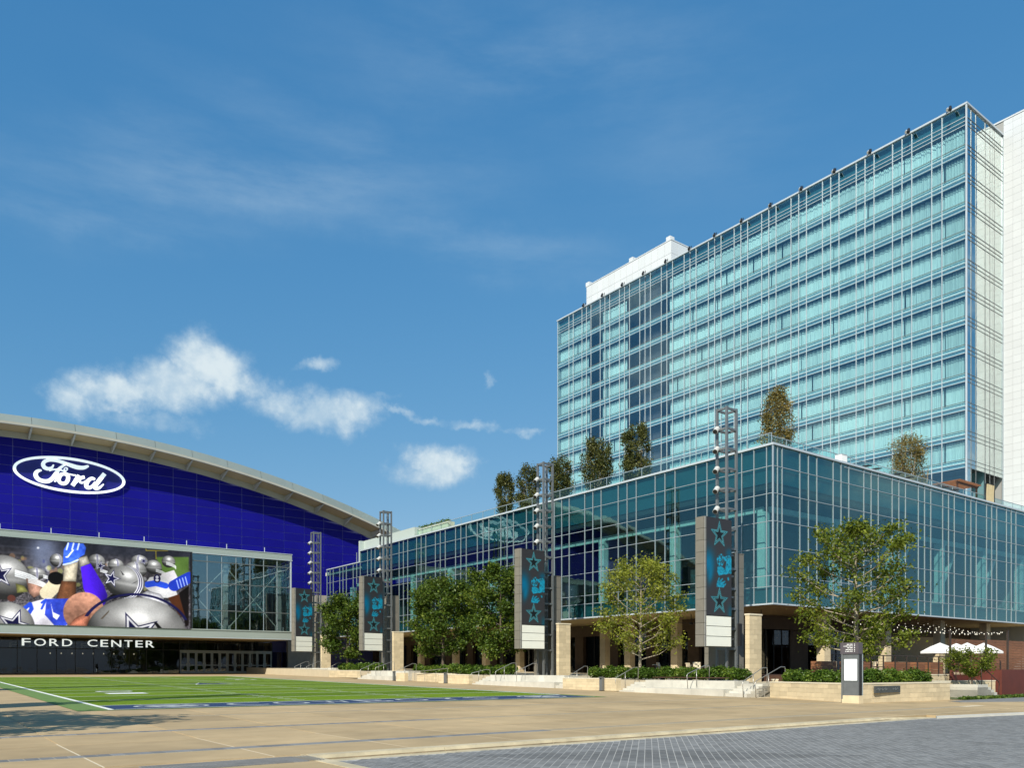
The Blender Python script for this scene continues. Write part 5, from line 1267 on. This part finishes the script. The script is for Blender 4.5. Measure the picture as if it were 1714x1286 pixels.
def make_tower():
    root = empty('light_tower', (0,0,0))
    H_ = 18.45
    for sx in (-.5, .5):
        for sy in (-.4, .4): ubox('post', M['steel'], sx-.075, sx+.075, sy-.075, sy+.075, 0, H_, root, local=True)
    zs = [H_-.08-1.345*i for i in range(13)]
    for i, z in enumerate(zs):
        mb = MB(); mb.box(-.5,.5,-.46,-.34,z-.10,z+.04).box(-.5,.5,.34,.46,z-.10,z+.04).box(-.56,-.44,-.34,.34,z-.10,z+.04).box(.44,.56,-.34,.34,z-.10,z+.04)
        mb.build('cross_frame', M['steel'], root, local=True)
    MB().tube([(.2,.2,1),(.2,.2,H_-.3)], .03, 6).build('conduit', M['steel'], root, local=True)
    for i in range(5):
        z = zs[1]-.02-1.345*i; a = Vector((-.62,.30,z+.06)); d = Vector((-.62,-.22,-.46)).normalized()
        sp = MB().tube([a-d*.10,a-d*.06,a+d*.02,a+d*.05,a+d*.50],[.09,.17,.19,.175,.175],14).build('spotlight', M['lamp'], root, local=True)
        MB().tube([a+d*.505,a+d*.512],[.155,.155],14).build('lamp_mouth', M['black'], sp, local=True)
        mb = MB(); mb.tube([a-d*.02+Vector((-.12,.16,.0)), a+Vector((0,0,.26))-d*.02, a-d*.02+Vector((.12,-.16,0))], .022, 6); mb.bar((-.45,.36,z-.05), a-d*.06, .05); mb.tube([a-d*.06+Vector((.02,0,-.05)), a+Vector((.12,.05,-.30))], .018, 6)
        mb.build('lamp_bracket', M['steel'], sp, local=True)
    # sign cabinet hung on the truss
    cb = MB().box(-1.26,1.26,-.28,.27,0,8.34).build('sign_cabinet', M['clad'], root, local=True); cb.location = (-2.22,-.74,2.27)
    MB().box(-1.27,1.27,-.415,-.281,2.02,8.36).build('screen_body', M['black'], cb, local=True)
    pic = bpy.data.objects.new('banner_picture', banner_mesh); COL.objects.link(pic); pic.parent = cb; pic.location = (0,0,2.04)
    for k in range(3): ubox('light_box', M['led_box'], -1.22, 1.22, -.42, -.281, .04+.66*k, .66+.66*k, cb, local=True)
    for k in range(11):
        ubox('side_panel', M['clad'], -1.47, -1.275, -.36, .30, .015+.76*k, .755+.76*k, cb, local=True)
        ubox('side_edge', M['clad_side'], -1.42, -1.275, -.43, -.365, .015+.76*k, .755+.76*k, cb, local=True)
    for k in range(6): MB().box(1.26,2.0,.0,.12,.5+1.4*k,.62+1.4*k).build('cabinet_arm', M['steel'], cb, local=True)
    # clad pier behind the truss
    pr = MB().box(.83,1.67,-.07,2.6,0,8.7).build('clad_pier', M['alu_dk'], root, local=True)
    for k in range(9):
        ubox('pier_tile', M['clad'], .80, 1.70, -.10, -.072, .01+.967*k, .957+.967*k, pr, local=True)
        for q in range(2): ubox('pier_tile', M['clad'], .80, .83, -.068+1.33*q, 1.25+1.33*q, .01+.967*k, .957+.967*k, pr, local=True)
    MB().box(.78,1.72,-.12,2.62,8.705,8.76).build('pier_cap', M['clad'], root, local=True)
    ubox('speaker', M['black'], .55, .80, -.65, -.3, 2.4, 3.9, root, local=True)
    MB().box(-1.0,.9,-.6,.6,-.25,.02).build('footing', M['white_conc'], root, local=True)
    return root
twr = make_tower()
tl = ['nearest light tower, in front of the glass corner', 'second light tower, left of the pale young tree', 'third light tower, between two dark oaks', 'farthest light tower, before the blue arena wall']
cap_ = ['beside the nearest light tower', 'beside the second light tower', 'beside the third light tower', 'beside the farthest light tower']
roots = []
for i, (y, rot) in enumerate(((35.6,0),(55.1,2),(84.3,9),(104.2,11))):
    t = twr if i == 0 else copy_tree(twr)
    t.location = (44.7, y, tz(y)); tag(t, tl[i]+', with dark star banner', 'light tower', 'light towers with dark banner signs along the terrace')
    for c in children(t):
        if c.name.startswith('sign_cabinet'): c.rotation_euler = (0,0,R(rot))
    sp = empty('stone_pier', (44.7, y-1.7, tz(y)), label='tall pale limestone pier '+cap_[i], cat='stone pier', group='limestone piers beside the light towers')
    x0, x1, y0, y1, z0, z1 = 44.72, 46.0, y-1.85, y-1.5, tz(y)-.1, tz(y)+4.4
    ubox('core', M['lime_core'], x0+.012, x1-.012, y0+.012, y1-.012, z0, z1, sp)
    n = 14
    for k in range(n):
        za, zb = z0+(z1-z0)*k/n+.004, z0+(z1-z0)*(k+1)/n-.004; cut = x0+(x1-x0)*(.62 if k%2 else .36)
        ubox('stone_block', M['lime'], x0, cut-.004, y0+random.uniform(0,.006), y1, za, zb, sp); ubox('stone_block', M['lime'], cut+.004, x1, y0+random.uniform(0,.006), y1, za, zb, sp)
    ubox('cap_stone', M['lime_cap'], x0-.04, x1+.04, y0-.04, y1+.04, z1, z1+.10, sp)

# ------------------------------------------------------------------ foliage
def leaf_mesh(name, P, size, tone, m, flat=.0, lng=1.5):
    n = len(P); d = rng.normal(size=(n,3)); d[:,2] *= .7; d /= np.linalg.norm(d, axis=1)[:,None]
    e = rng.normal(size=(n,3)); e[:,2] += flat; e -= d*np.sum(d*e, 1)[:,None]; e /= np.linalg.norm(e, axis=1)[:,None]
    s = size*rng.uniform(.6, 1.25, n)[:,None]; f = np.cross(d, e)*(.18*s)
    V = np.stack([P-d*s*lng/2, P+e*s*.45+f, P+d*s*lng/2, P-e*s*.45+f], 1).reshape(-1,3).astype(np.float32)
    me = bpy.data.meshes.new(name); me.vertices.add(4*n); me.vertices.foreach_set('co', V.ravel()); me.loops.add(4*n); me.loops.foreach_set('vertex_index', np.arange(4*n, dtype=np.int32))
    me.polygons.add(n); me.polygons.foreach_set('loop_start', np.arange(0, 4*n, 4, dtype=np.int32)); me.update(calc_edges=True)
    at = me.attributes.new('leaf_tone', 'FLOAT', 'FACE'); at.data.foreach_set('value', np.clip(tone, 0, 1).astype(np.float32)); me.materials.append(m); return me
def put(name, me, parent, loc=(0,0,0)):
    o = bpy.data.objects.new(name, me); COL.objects.link(o); o.parent = parent; o.location = loc; return o
def tree(name, label, x, y, z, H, rx, zlow, leaf, bark, nleaf, size=.17, seed=1, group=None, lean=0, cat='tree', shape=1.0, spread=.34, trunk_r=.13, nprim=20, rise=.55, bare=.0, flatten=1.0, peak=.40):
    r = random.Random(seed); g = np.random.default_rng(seed)
    root = empty(name, (x, y, z), label=label, cat=cat, group=group)
    tb = MB(); top = Vector((lean, lean*.4, H*.90)); pts = []; rad = []
    for i in range(9):
        t = i/8; pts.append(Vector((lean*t+.05*math.sin(t*5+seed), lean*.4*t+.05*math.cos(t*4+seed), H*.90*t))); rad.append(trunk_r*(1-t)**.8+.012)
    rad[0] *= 1.25; tb.tube(pts, rad, 9)
    C = []; ga = r.uniform(0, 6)
    zc = zlow+(H-zlow)*peak
    def width(zz):                                                     # crown half width at a height
        if zz < zc: t = (zc-zz)/(zc-zlow+1e-6); return rx*math.sqrt(max(0, 1-t**2.2))*flatten
        t = (zz-zc)/(H-zc); return rx*max(0, 1-t**(1.7*shape))**.75
    for k in range(nprim):
        t = (k+.5)/nprim; zs_ = zlow*.80+(H*.86-zlow*.80)*t**.95; ga += 2.4+r.uniform(-.35,.35)
        L_ = width(min(H*.97, zs_+rise*rx*.55*(1-t*.4)))*r.uniform(.72, 1.12)+.15; zt = zs_+rise*L_*(.55+.8*t)
        a = Vector((lean*zs_/H, lean*.4*zs_/H, zs_)); b = Vector((L_*math.cos(ga), L_*math.sin(ga), min(zt, H*.98)))+Vector((lean*zs_/H, lean*.4*zs_/H, 0))
        mid = a.lerp(b, .5)+Vector((0,0,-.10*L_+.1*r.uniform(-1,1))); tb.tube([a, mid, b], [trunk_r*.42*(1-t*.55), trunk_r*.24*(1-t*.5), .008], 6, False)
        for q in range(6):
            s_ = r.uniform(.30, 1.0); p = a.lerp(mid, s_*2) if s_ < .5 else mid.lerp(b, s_*2-1); aa = ga+r.uniform(-1.25, 1.25); l2 = (.25+.42*L_*(1.1-s_))*r.uniform(.6, 1.2)
            e = p+Vector((l2*math.cos(aa), l2*math.sin(aa), l2*r.uniform(.1, .9))); tb.tube([p, p.lerp(e,.5)+Vector((0,0,.04)), e], [.022*trunk_r/.13,.014,.005], 5, False)
            if r.random() > bare: C.append((e, .8+.4*r.random())); C.append((p.lerp(e,.55), .7))
        C.append((b, 1.1))
    tb.build('trunk', bark, root, local=True, smooth=True)
    wts = np.array([c[1] for c in C]); wts /= wts.sum(); idx = g.choice(len(C), nleaf, p=wts); cen = np.array([tuple(c[0]) for c in C]); ct = g.normal(0, .16, len(C)); cs = g.uniform(.55, 1.25, len(C))
    P = cen[idx]+g.normal(size=(nleaf,3))*spread*cs[idx][:,None]*np.array([1,1,.72])
    tone = .45+ct[idx]+g.normal(0, .20, nleaf)
    put('crown', leaf_mesh('crown', P, size, tone, leaf, .6), root); return root
tree('oak_tree', 'large leafy young oak in the planter behind the wayfinding pylon', 41.6, 24.4, .80, 9.3, 3.0, 1.5, M['leaf_oak'], M['bark'], 12500, .125, 3, 'trees along the terrace', shape=1.0, spread=.29, trunk_r=.15, nprim=36, rise=.55, bare=.03, peak=.33)
tree('young_tree', 'pale green airy young tree with visible stems, left of the nearest light tower', 42.2, 41.2, .85, 8.7, 2.85, 1.75, M['leaf_light'], M['bark'], 10500, .12, 11, 'trees along the terrace', shape=1.15, spread=.30, trunk_r=.115, nprim=30, rise=.85, bare=.05, peak=.36)
tree('oak_tree', 'dark green oak left of the second light tower', 42.2, 58.2, 1.15, 9.6, 2.75, 2.0, M['leaf_oak_dk'], M['bark_dk'], 19000, .165, 21, 'trees along the terrace', shape=1.2, spread=.40, trunk_r=.15, nprim=26, rise=.6)
tree('oak_tree', 'dark green round oak right of the third light tower', 42.2, 67.8, 1.25, 9.2, 3.25, 2.0, M['leaf_oak_dk'], M['bark_dk'], 21000, .17, 31, 'trees along the terrace', shape=1.2, spread=.42, trunk_r=.16, nprim=28, rise=.55)
tree('oak_tree', 'dark green oak between the farthest and the third light tower', 43.0, 90.8, 1.55, 9.2, 3.1, 1.6, M['leaf_oak_dk'], M['bark_dk'], 14000, .20, 41, 'trees along the terrace', shape=1.3, spread=.44, trunk_r=.15, nprim=24, rise=.6)
tree('small_tree', 'small dark rounded tree with a thin trunk on the lawn by the right stairs', 50.3, 22.3, .02, 2.85, 1.10, 1.55, M['leaf_oak'], M['bark_dk'], 4200, .085, 51, None, shape=1.6, spread=.15, trunk_r=.05, nprim=18, rise=.25, peak=.35)
for k, (x, y) in enumerate(((-5.2,22.6),(-7.4,26.0))):                  # trees of the opposite row: outside the picture, their shadows fall into it
    tree('oak_tree', ['oak left of the picture whose shadow crosses the plaza', 'second oak left of the picture, behind the first'][k], x, y, gz(y), 9.0, 3.1, 2.0, M['leaf_oak'], M['bark'], 5000, .24, 61+k, 'trees on the far side of the field', spread=.42)
for k, (x, y) in enumerate(((-7.0,31.8),(-7.0,51.5))):
    t = copy_tree(twr); t.location = (x, y, gz(y)); tag(t, ['light tower left of the picture, its shadow lies across the field corner', 'second light tower left of the picture'][k], 'light tower', 'light towers on the far side of the field')
    for c in children(t):
        if c.name.startswith('sign_cabinet'): bpy.data.objects.remove(c) if not c.children else [bpy.data.objects.remove(q) for q in list(c.children)]+[bpy.data.objects.remove(c)]

def columnar(label, x, y, z, H, rx, leaf, n, seed, size=.17, squash=1.0, air=.25):
    g = np.random.default_rng(seed); r = random.Random(seed)
    root = empty('roof_tree', (x, y, z), label=label, cat='tree', group='clipped columnar trees on the podium roof')
    tb = MB()
    for k in range(6):
        a = r.uniform(0, 6.3); b = (rx*.55*math.cos(a), rx*.55*math.sin(a), H*r.uniform(.75,.95)); tb.tube([(.12*math.cos(a),.12*math.sin(a),.3),(b[0]*.6,b[1]*.6,H*.45),b],[.05,.035,.01],6,False)
        for q in range(5):
            t = r.uniform(.3,.9); a2 = r.uniform(0,6.3); p = Vector(b)*t; tb.tube([p, p+Vector((rx*.55*math.cos(a2), rx*.55*math.sin(a2), r.uniform(.1,.5)))],[.02,.006],5,False)
    tb.build('trunk', M['bark'], root, local=True)
    MB().tube([(0,0,0),(0,0,.55)],[.55,.7],14).build('pot', M['alu_dk'], root, local=True)
    nc = 95; th = g.uniform(0, 2*math.pi, nc); zz = g.uniform(.14, 1.0, nc); w_ = np.where(zz < .32, .62+.38*(zz-.14)/.18, 1.0)*np.where(zz > .80, np.sqrt(np.clip(1-((zz-.80)/.22)**2, 0, 1)), 1)
    rr = np.sqrt(g.uniform(.25, 1, nc))*rx*w_*g.uniform(.82, 1.10, nc); cen = np.stack([rr*np.cos(th), rr*np.sin(th), zz*H], 1)
    idx = g.integers(0, nc, n); P = cen[idx]+g.normal(size=(n,3))*np.array([.20,.20,.27])*rx/1.15*(1-air*.4); ct = g.normal(0,.15,nc)
    up = np.stack([np.zeros(n), np.zeros(n), np.ones(n)], 1)
    put('crown', leaf_mesh('crown', P, size, .45+ct[idx]+g.normal(0,.2,n), leaf, -.2), root); return root
RT = [(57,77.8,24.6,1.10,'leaf_roof','leftmost clipped tree on the podium roof, against the sky'),(57,73.3,24.5,1.35,'leaf_roof','clipped roof tree left of the second light tower top'),(57,67.7,24.6,1.25,'leaf_roof','clipped roof tree right of the second light tower top'),
      (57,61.8,25.2,1.45,'leaf_roof','broad dark clipped roof tree in front of the left end of the tower'),(57,56.2,25.2,1.30,'leaf_roof','dark clipped roof tree in front of the dark lobby strip of the tower'),
      (57,40.3,24.2,1.18,'leaf_dry','thin yellowish roof tree above the podium corner'),(78.6,40.6,24.2,1.5,'leaf_dry','brownish roof tree above the right podium facade')]
for k, (x, y, zt, rx, lf, lb) in enumerate(RT): columnar(lb, x, y, 18.26, zt-18.26, rx, M[lf], 9000 if lf == 'leaf_roof' else 8500, 100+k, .135 if lf == 'leaf_roof' else .11, air=.2 if lf == 'leaf_roof' else .0)
columnar('sparse little sapling on the podium roof right of the brownish tree', 81.3, 40.4, 18.26, 4.2, .55, M['leaf_hedge'], 140, 120, .11)

def hedge(label, path, w, h, z, leaf, n, seed, size=.11, name='hedge'):
    g = np.random.default_rng(seed); (ax, ay), (bx, by) = path; L_ = math.hypot(bx-ax, by-ay)
    root = empty(name, ((ax+bx)/2, (ay+by)/2, z), label=label, cat='hedge', group='clipped green hedges in the planters'); c = np.array([(ax+bx)/2, (ay+by)/2, 0])
    d = np.array([(bx-ax)/L_, (by-ay)/L_, 0]); q = np.array([-d[1], d[0], 0]); nb = max(3, int(L_/.75)); bu = (np.arange(nb)+.5)/nb*L_-L_/2; bh = g.uniform(.80, 1.10, nb); bi = g.integers(0, nb, n)
    a = g.normal(size=(n,3)); a /= np.linalg.norm(a, axis=1)[:,None]; a *= (g.uniform(.12,1,n)**.4)[:,None]
    P = (bu[bi]+a[:,0]*.60)[:,None]*d+(a[:,1]*w/2*1.1)[:,None]*q; P[:,2] = np.clip((h*bh[bi])*(.52+.50*a[:,2]), .02, None)+g.normal(0,.03,n); sh = g.random(n) < .06; P[sh,2] += g.uniform(0,.22,sh.sum())
    put('foliage', leaf_mesh('foliage', P, size, .42+g.normal(0,.14,nb)[bi]+g.normal(0,.22,n), leaf, .5), root)
    st = MB()
    for b in bu: st.tube([tuple(d*b),tuple(d*b+np.array([0,0,h*.6]))],[.03,.01],5,False)
    st.build('stem', M['bark_dk'], root, local=True); return root
hedge('bright green hedge in the near planter right of the pylon', ((38.6,22.5),(44.9,22.3)), .95, .80, .84, M['leaf_hedge'], 9000, 1, .095)
hedge('green hedge in the near planter left of the pylon', ((38.55,22.9),(40.15,27.7)), .95, .78, .84, M['leaf_hedge'], 7500, 2, .095)
hedge('long green hedge behind the nearest white seat steps', ((41.9,31.8),(41.9,46.0)), 1.2, .86, 1.0, M['leaf_hedge'], 15000, 3, .11)
hedge('dark green hedge behind the second seat steps and below the right dark oak', ((41.6,55.5),(41.6,63.6)), 1.1, .85, 1.2, M['leaf_hedge'], 4200, 4, .16)
hedge('dark green hedge below the left dark oak', ((41.8,64.2),(41.8,72.2)), 1.1, .85, 1.3, M['leaf_hedge'], 4200, 5, .16)
hedge('dark green hedge below the oak beside the farthest light tower', ((42.3,80.5),(42.8,92.0)), 1.2, .9, 1.5, M['leaf_hedge'], 4200, 6, .19)
# planter with small plants on the roof, far left
rp = empty('roof_planter', (54.3, 89.6, 18.3), label='cream planter box with small green plants on the podium roof, far left', cat='planter')
ubox('box', M['lime_cap'], 53.9, 54.9, 85.5, 93.6, 18.86, 20.05, rp)
g = np.random.default_rng(5); cc = np.stack([np.full(13,54.35), np.linspace(86.0,93.0,13), np.full(13,20.22)],1); ii = g.integers(0,13,900); P = cc[ii]+g.normal(size=(900,3))*np.array([.14,.16,.13])-np.array([54.3,89.6,18.3]); put('plants', leaf_mesh('plants', P, .14, .5+g.normal(0,.2,900), M['leaf_hedge']), rp)
# verge grass on the little lawn
g = np.random.default_rng(9); n = 2600; P = np.stack([g.uniform(46.4,54.5,n), 20.75+np.abs(g.normal(0,.25,n)), g.uniform(.02,.14,n)],1)
o = bpy.data.objects.new('grass', leaf_mesh('grass', P, .13, g.uniform(0,1,n), M['grass'], 0)); COL.objects.link(o); o['kind'] = 'stuff'

# ------------------------------------------------------------------ right-hand stairs, red wall and patio
stone_wall('garden_wall', [(46.8,23.3),(49.2,23.3)], .3, 1.02, 'sunlit low limestone wall left of the right-hand stairs', 'stone wall', zbase=-.05, bl=.7, ch=.26)
stone_wall('garden_wall', [(49.25,24.3),(55.0,23.2)], .3, 1.0, 'low limestone wall behind the right-hand stairs', 'stone wall', zbase=-.05, bl=.7, ch=.26)
stone_wall('garden_wall', [(48.0,25.2),(53.6,24.9)], .25, 1.38, 'upper limestone wall above the right-hand stairs, left of the red wall', 'stone wall', zbase=.3, bl=.9, ch=.3)
sr = empty('staircase', (50.5,22.4,0), label='short pale concrete staircase with dark rails at the right, beside the red wall', cat='staircase')
for k in range(5): ubox('stair_tread', M['white_conc'], 49.3, 50.2+.40*(5-k), 21.5, 23.1, -.05, .16*(k+1), sr)
handrail((52.1,21.55,.05),(50.3,21.55,.80),'front dark handrail of the right-hand stairs', M['dark_rail'], .9, 1, 'dark handrails of the right-hand stairs')
handrail((52.6,22.9,.05),(50.4,23.0,.95),'rear dark handrail of the right-hand stairs, against the red wall', M['dark_rail'], .9, 1, 'dark handrails of the right-hand stairs')
rw = empty('red_wall', (55,23.4,0), label='rust red steel wall with a row of small pale letters at the right edge', cat='wall')
ubox('wall_plate', M['corten'], 52.4, 62, 24.35, 24.5, .9, 1.66, rw); ubox('wall_plate', M['corten'], 55.1, 62, 22.6, 22.75, -.05, 1.66, rw); ubox('return_plate', M['corten'], 55.1, 55.25, 22.76, 24.34, -.05, 1.66, rw)
for k in range(26):
    x = 52.65+.125*k
    if k % 7 == 6: continue
    (MB().bar((x,24.33,1.36),(x+.07*((k*3)%3-1),24.33,1.50),.028,.02)).build('raised_letter', M['cushion'], rw)
deck = empty('patio_deck', (60,36,1.3), label='raised wooden patio deck under the glass overhang', cat='deck')
ubox('deck_frame', M['wood_dk'], 47.4, 95, 29.5, 45.5, .5, 1.22, deck)
for k in range(16): ubox('deck_board', M['wood'], 47.4, 75, 29.5+.2*k+.005, 29.7+.2*k-.005, 1.222, 1.27, deck)
ubox('deck_floor', M['wood_dk'], 47.4, 95, 32.71, 45.5, 1.222, 1.268, deck)
fe = empty('patio_fence', (55,29.6,1.27), label='dark patio fence of thin posts and cables along the wooden deck', cat='fence')
x = 47.6
while x < 66: ubox('fence_post', M['dark_rail'], x-.035, x+.035, 29.55, 29.62, 1.27, 2.62, fe); x += 1.55
ubox('fence_rail', M['dark_rail'], 47.6, 65.5, 29.55, 29.62, 2.60, 2.66, fe)
for k in range(6): MB().tube([(47.6,29.585,1.45+.19*k),(65.4,29.585,1.45+.19*k)], .008, 5).build('fence_cable', M['dark_rail'], fe)
for q, (x0, x1, lb) in enumerate(((48.2,49.9,'left of the pylon'),(51.6,54.4,'just left of the pylon'),(57.4,59.6,'right of the pylon'),(60.4,61.8,'farther right of the pylon'),(62.6,64.6,'left of the umbrellas'))):
    pb = empty('wood_box', ((x0+x1)/2,31,1.27), label='cedar board planter box on the patio, '+lb, cat='planter box', group='cedar planter boxes on the patio')
    for k in range(5): ubox('board', M['wood'], x0, x1, 30.7, 31.5, 1.28+.19*k, 1.46+.19*k, pb)
def chair(x, y, rz, lb, tall=True):
    c = empty('lounge_chair', (x,y,1.27), rz, label=lb, cat='chair', group='patio lounge chairs')
    f = MB()
    for sx in (-.33,.33):
        for sy in (-.33,.33): f.bar((sx,sy,0),(sx,sy,.62 if sy < 0 else .95),.05)
        f.bar((sx,-.36,.60),(sx,.36,.62),.05)
    f.bar((-.33,.33,.9),(.33,.33,.9),.05); f.build('chair_frame', M['wood_dk'], c, local=True)
    MB().box(-.30,.30,-.32,.30,.34,.48).build('seat_cushion', mat_cush, c, local=True)
    b = MB().box(-.29,.29,-.05,.08,0,.52).build('back_cushion', M['cushion'], c, local=True); b.location = (0,.22,.47); b.rotation_euler = (R(-14),0,0)
mat_cush = mat('taupe_cushion', (.30,.26,.21), .9, var=.06)
for (x, y, rz, lb) in ((50.6,31.6,2.6,'patio lounge chair left of the pylon, cream back cushion'),(55.0,31.2,-2.4,'patio lounge chair just right of the pylon'),(56.5,31.4,.4,'patio lounge chair with a large cream back cushion right of the pylon'),(61.1,32.0,-.8,'patio lounge chair between the cedar boxes'),(66.2,33.6,2.0,'patio lounge chair under the umbrellas')): chair(x, y, rz, lb)
def bar_table(x, y, lb):
    c = empty('bar_table', (x,y,tz(y)), label=lb, cat='table', group='tall white bar tables under the podium')
    MB().tube([(0,0,1.02),(0,0,1.05)],[.34,.34],16).build('table_top', M['white_conc'], c, local=True); MB().tube([(0,0,.02),(0,0,1.02)],.035,8).build('table_leg', M['steel'], c, local=True); MB().tube([(0,0,0),(0,0,.02)],[.28,.28],14).build('table_foot', M['steel'], c, local=True)
    for k in range(2):
        s = MB().tube([(.55-1.1*k,.1,0),(.5-1.0*k,.1,.68)],.02,6).tube([(.5-1.0*k,.1,.68),(.5-1.0*k,.1,.72)],[.17,.17],12); s.build('stool', M['steel'], c, local=True)
for (x, y, lb) in ((50.5,47.5,'tall white bar table behind the hedge, left one'),(50.8,43.8,'tall white bar table behind the hedge, middle one'),(50.4,40.2,'tall white bar table behind the hedge, right one')): bar_table(x, y, lb)
for (x, y, rz, lb) in ((49.6,46.0,.5,'pale lounge chair behind the hedge left of the light tower'),(49.6,42.3,-.6,'pale lounge chair behind the hedge, nearer the light tower'),(54.5,47.2,.2,'pale lounge chair in shade behind the pale young tree')):
    chair(x, y, rz, lb)
def umbrella(x, y, zt, w, lb):
    u_ = empty('umbrella', (x,y,1.27), label=lb, cat='umbrella', group='white market umbrellas on the patio')
    MB().tube([(0,0,0),(0,0,zt-1.2)],.03,8).build('pole', M['wood_dk'], u_, local=True)
    cn = MB(); h = zt-1.27; n = 8; ring_ = [(w/2*(1.08 if k%2 else 1)*math.cos(2*math.pi*k/n+.2), w/2*(1.08 if k%2 else 1)*math.sin(2*math.pi*k/n+.2)) for k in range(n)]
    cn.v = [(0,0,h)]+[(a*.5,b*.5,h-.32) for a,b in ring_]+[(a,b,h-.72) for a,b in ring_]+[(a*1.0,b*1.0,h-.88) for a,b in ring_]
    for k in range(n):
        j = (k+1)%n; cn.f += [(0,1+k,1+j),(1+k,1+n+k,1+n+j,1+j),(1+n+k,1+2*n+k,1+2*n+j,1+n+j)]
    cn.build('canopy', M['canvas'], u_, local=True)
    rb_ = MB()
    for a,b in ring_: rb_.bar((0,0,h-.45),(a*.97,b*.97,h-.75),.025)
    rb_.build('rib', M['wood_dk'], u_, local=True)
    MB().tube([(0,0,h),(0,0,h+.12)],[.03,.015],6).build('finial', M['black'], u_, local=True)
for (x, y, zt, w, lb) in ((67.2,32.2,3.85,3.0,'leftmost white market umbrella, in front of a stone column'),(72.6,33.4,3.95,2.8,'white market umbrella half hidden behind its neighbours'),(66.9,29.95,3.80,2.7,'white market umbrella in the middle, behind a thin post'),(70.3,30.2,3.85,2.8,'rightmost white market umbrella')): umbrella(x, y, zt, w, lb)
# plank screens, slim posts and strings of bulbs
def plank_screen(x0, x1, y, z0, z1, lb, n):
    s = empty('plank_screen', ((x0+x1)/2,y,z0), label=lb, cat='wood fence', group='cedar plank screens on the patio')
    for k in range(n): ubox('plank', M['wood'], x0+random.uniform(-.02,.02), x1, y+random.uniform(0,.012), y+.05, z0+(z1-z0)*k/n+.008, z0+(z1-z0)*(k+1)/n-.008, s)
    x = x0+.1
    while x < x1: ubox('batten', M['wood_dk'], x-.04, x+.04, y+.05, y+.11, z0, z1, s); x += 1.8
plank_screen(78.2, 88.0, 36.6, 1.27, 4.55, 'cedar plank screen behind the white umbrellas', 13)
plank_screen(76.0, 95.0, 32.4, 1.27, 4.30, 'cedar plank screen at the right edge of the patio', 13)
posts = [(62.5,29.2,4.55),(66.5,28.4,4.5),(71.5,28.9,4.7),(75.5,30.5,5.0),(70.0,25.8,4.2)]
for k, (x, y, zt) in enumerate(posts):
    p = empty('string_light_post', (x,y,.9), label=['slim brown post left of the middle umbrella','slim brown post in front of the middle umbrella','slim brown post right of the umbrellas','slim rust post before the right cedar screen','dark slim post nearest the right edge'][k], cat='post', group='slim posts carrying string lights')
    ubox('shaft', M['dark_rail'], x-.06, x+.06, y-.06, y+.06, .9, zt, p); ubox('top_plate', M['dark_rail'], x-.08, x+.08, y-.08, y+.08, zt, zt+.03, p)
bulb = MB()
for a, r_ in ((0,0),): bulb.tube([(0,0,-.05),(0,0,-.02),(0,0,.03),(0,0,.06)],[.012,.03,.03,.01],8)
bm = mat('bulb_glass', (.8,.78,.7), .2, emit=(1,.9,.7), estr=.3); bme = bulb.mesh('bulb', bm)
st_ends = [((64,40,6.4),(62.5,29.2,4.5)),((68,40,6.4),(66.5,28.4,4.45)),((72,40,6.4),(66.5,28.4,4.45)),((74,40,6.4),(71.5,28.9,4.65)),((78,40,6.4),(71.5,28.9,4.65)),((80,40,6.4),(75.5,30.5,4.95)),((84,40,6.4),(75.5,30.5,4.95))]
for k, (a, b) in enumerate(st_ends):
    a, b = Vector(a), Vector(b); s = empty('string_lights', a, label='string of small bulbs from the soffit, '+['leftmost, ending at the post left of the umbrellas','second from the left','third from the left','fourth from the left','middle of the right bunch','second from the right','rightmost, ending at the rust post'][k], cat='string lights', group='strings of bulbs over the patio')
    Q = [a.lerp(b, t)-Vector((0,0,.9*4*t*(1-t)*.5)) for t in np.linspace(0,1,15)]
    MB().tube([tuple(q) for q in Q], .01, 4, False).build('cable', M['black'], s)
    for q in Q[1:-1]:
        o = bpy.data.objects.new('bulb', bme); COL.objects.link(o); o.parent = s; o.location = q-a-Vector((0,0,.06))
# ceiling fans under the overhang
for (x, y, lb) in ((56.5,41.5,'black ceiling fan under the podium corner'),(56.0,48.5,'black ceiling fan under the left soffit'),(79.5,41.0,'black ceiling fan above the umbrellas')):
    f = empty('ceiling_fan', (x,y,6.6), label=lb, cat='ceiling fan', group='ceiling fans under the podium')
    MB().tube([(0,0,0),(0,0,-.75)],.03,6).build('rod', M['black'], f, local=True); MB().tube([(0,0,-.95),(0,0,-.9),(0,0,-.75),(0,0,-.7)],[.08,.17,.17,.08],12).build('motor', M['black'], f, local=True)
    for k in range(3):
        b = MB().box(.15,1.05,-.08,.08,-.84,-.82).build('blade', M['black'], f, local=True); b.rotation_euler = (0,R(-4),2.1*k+.3)
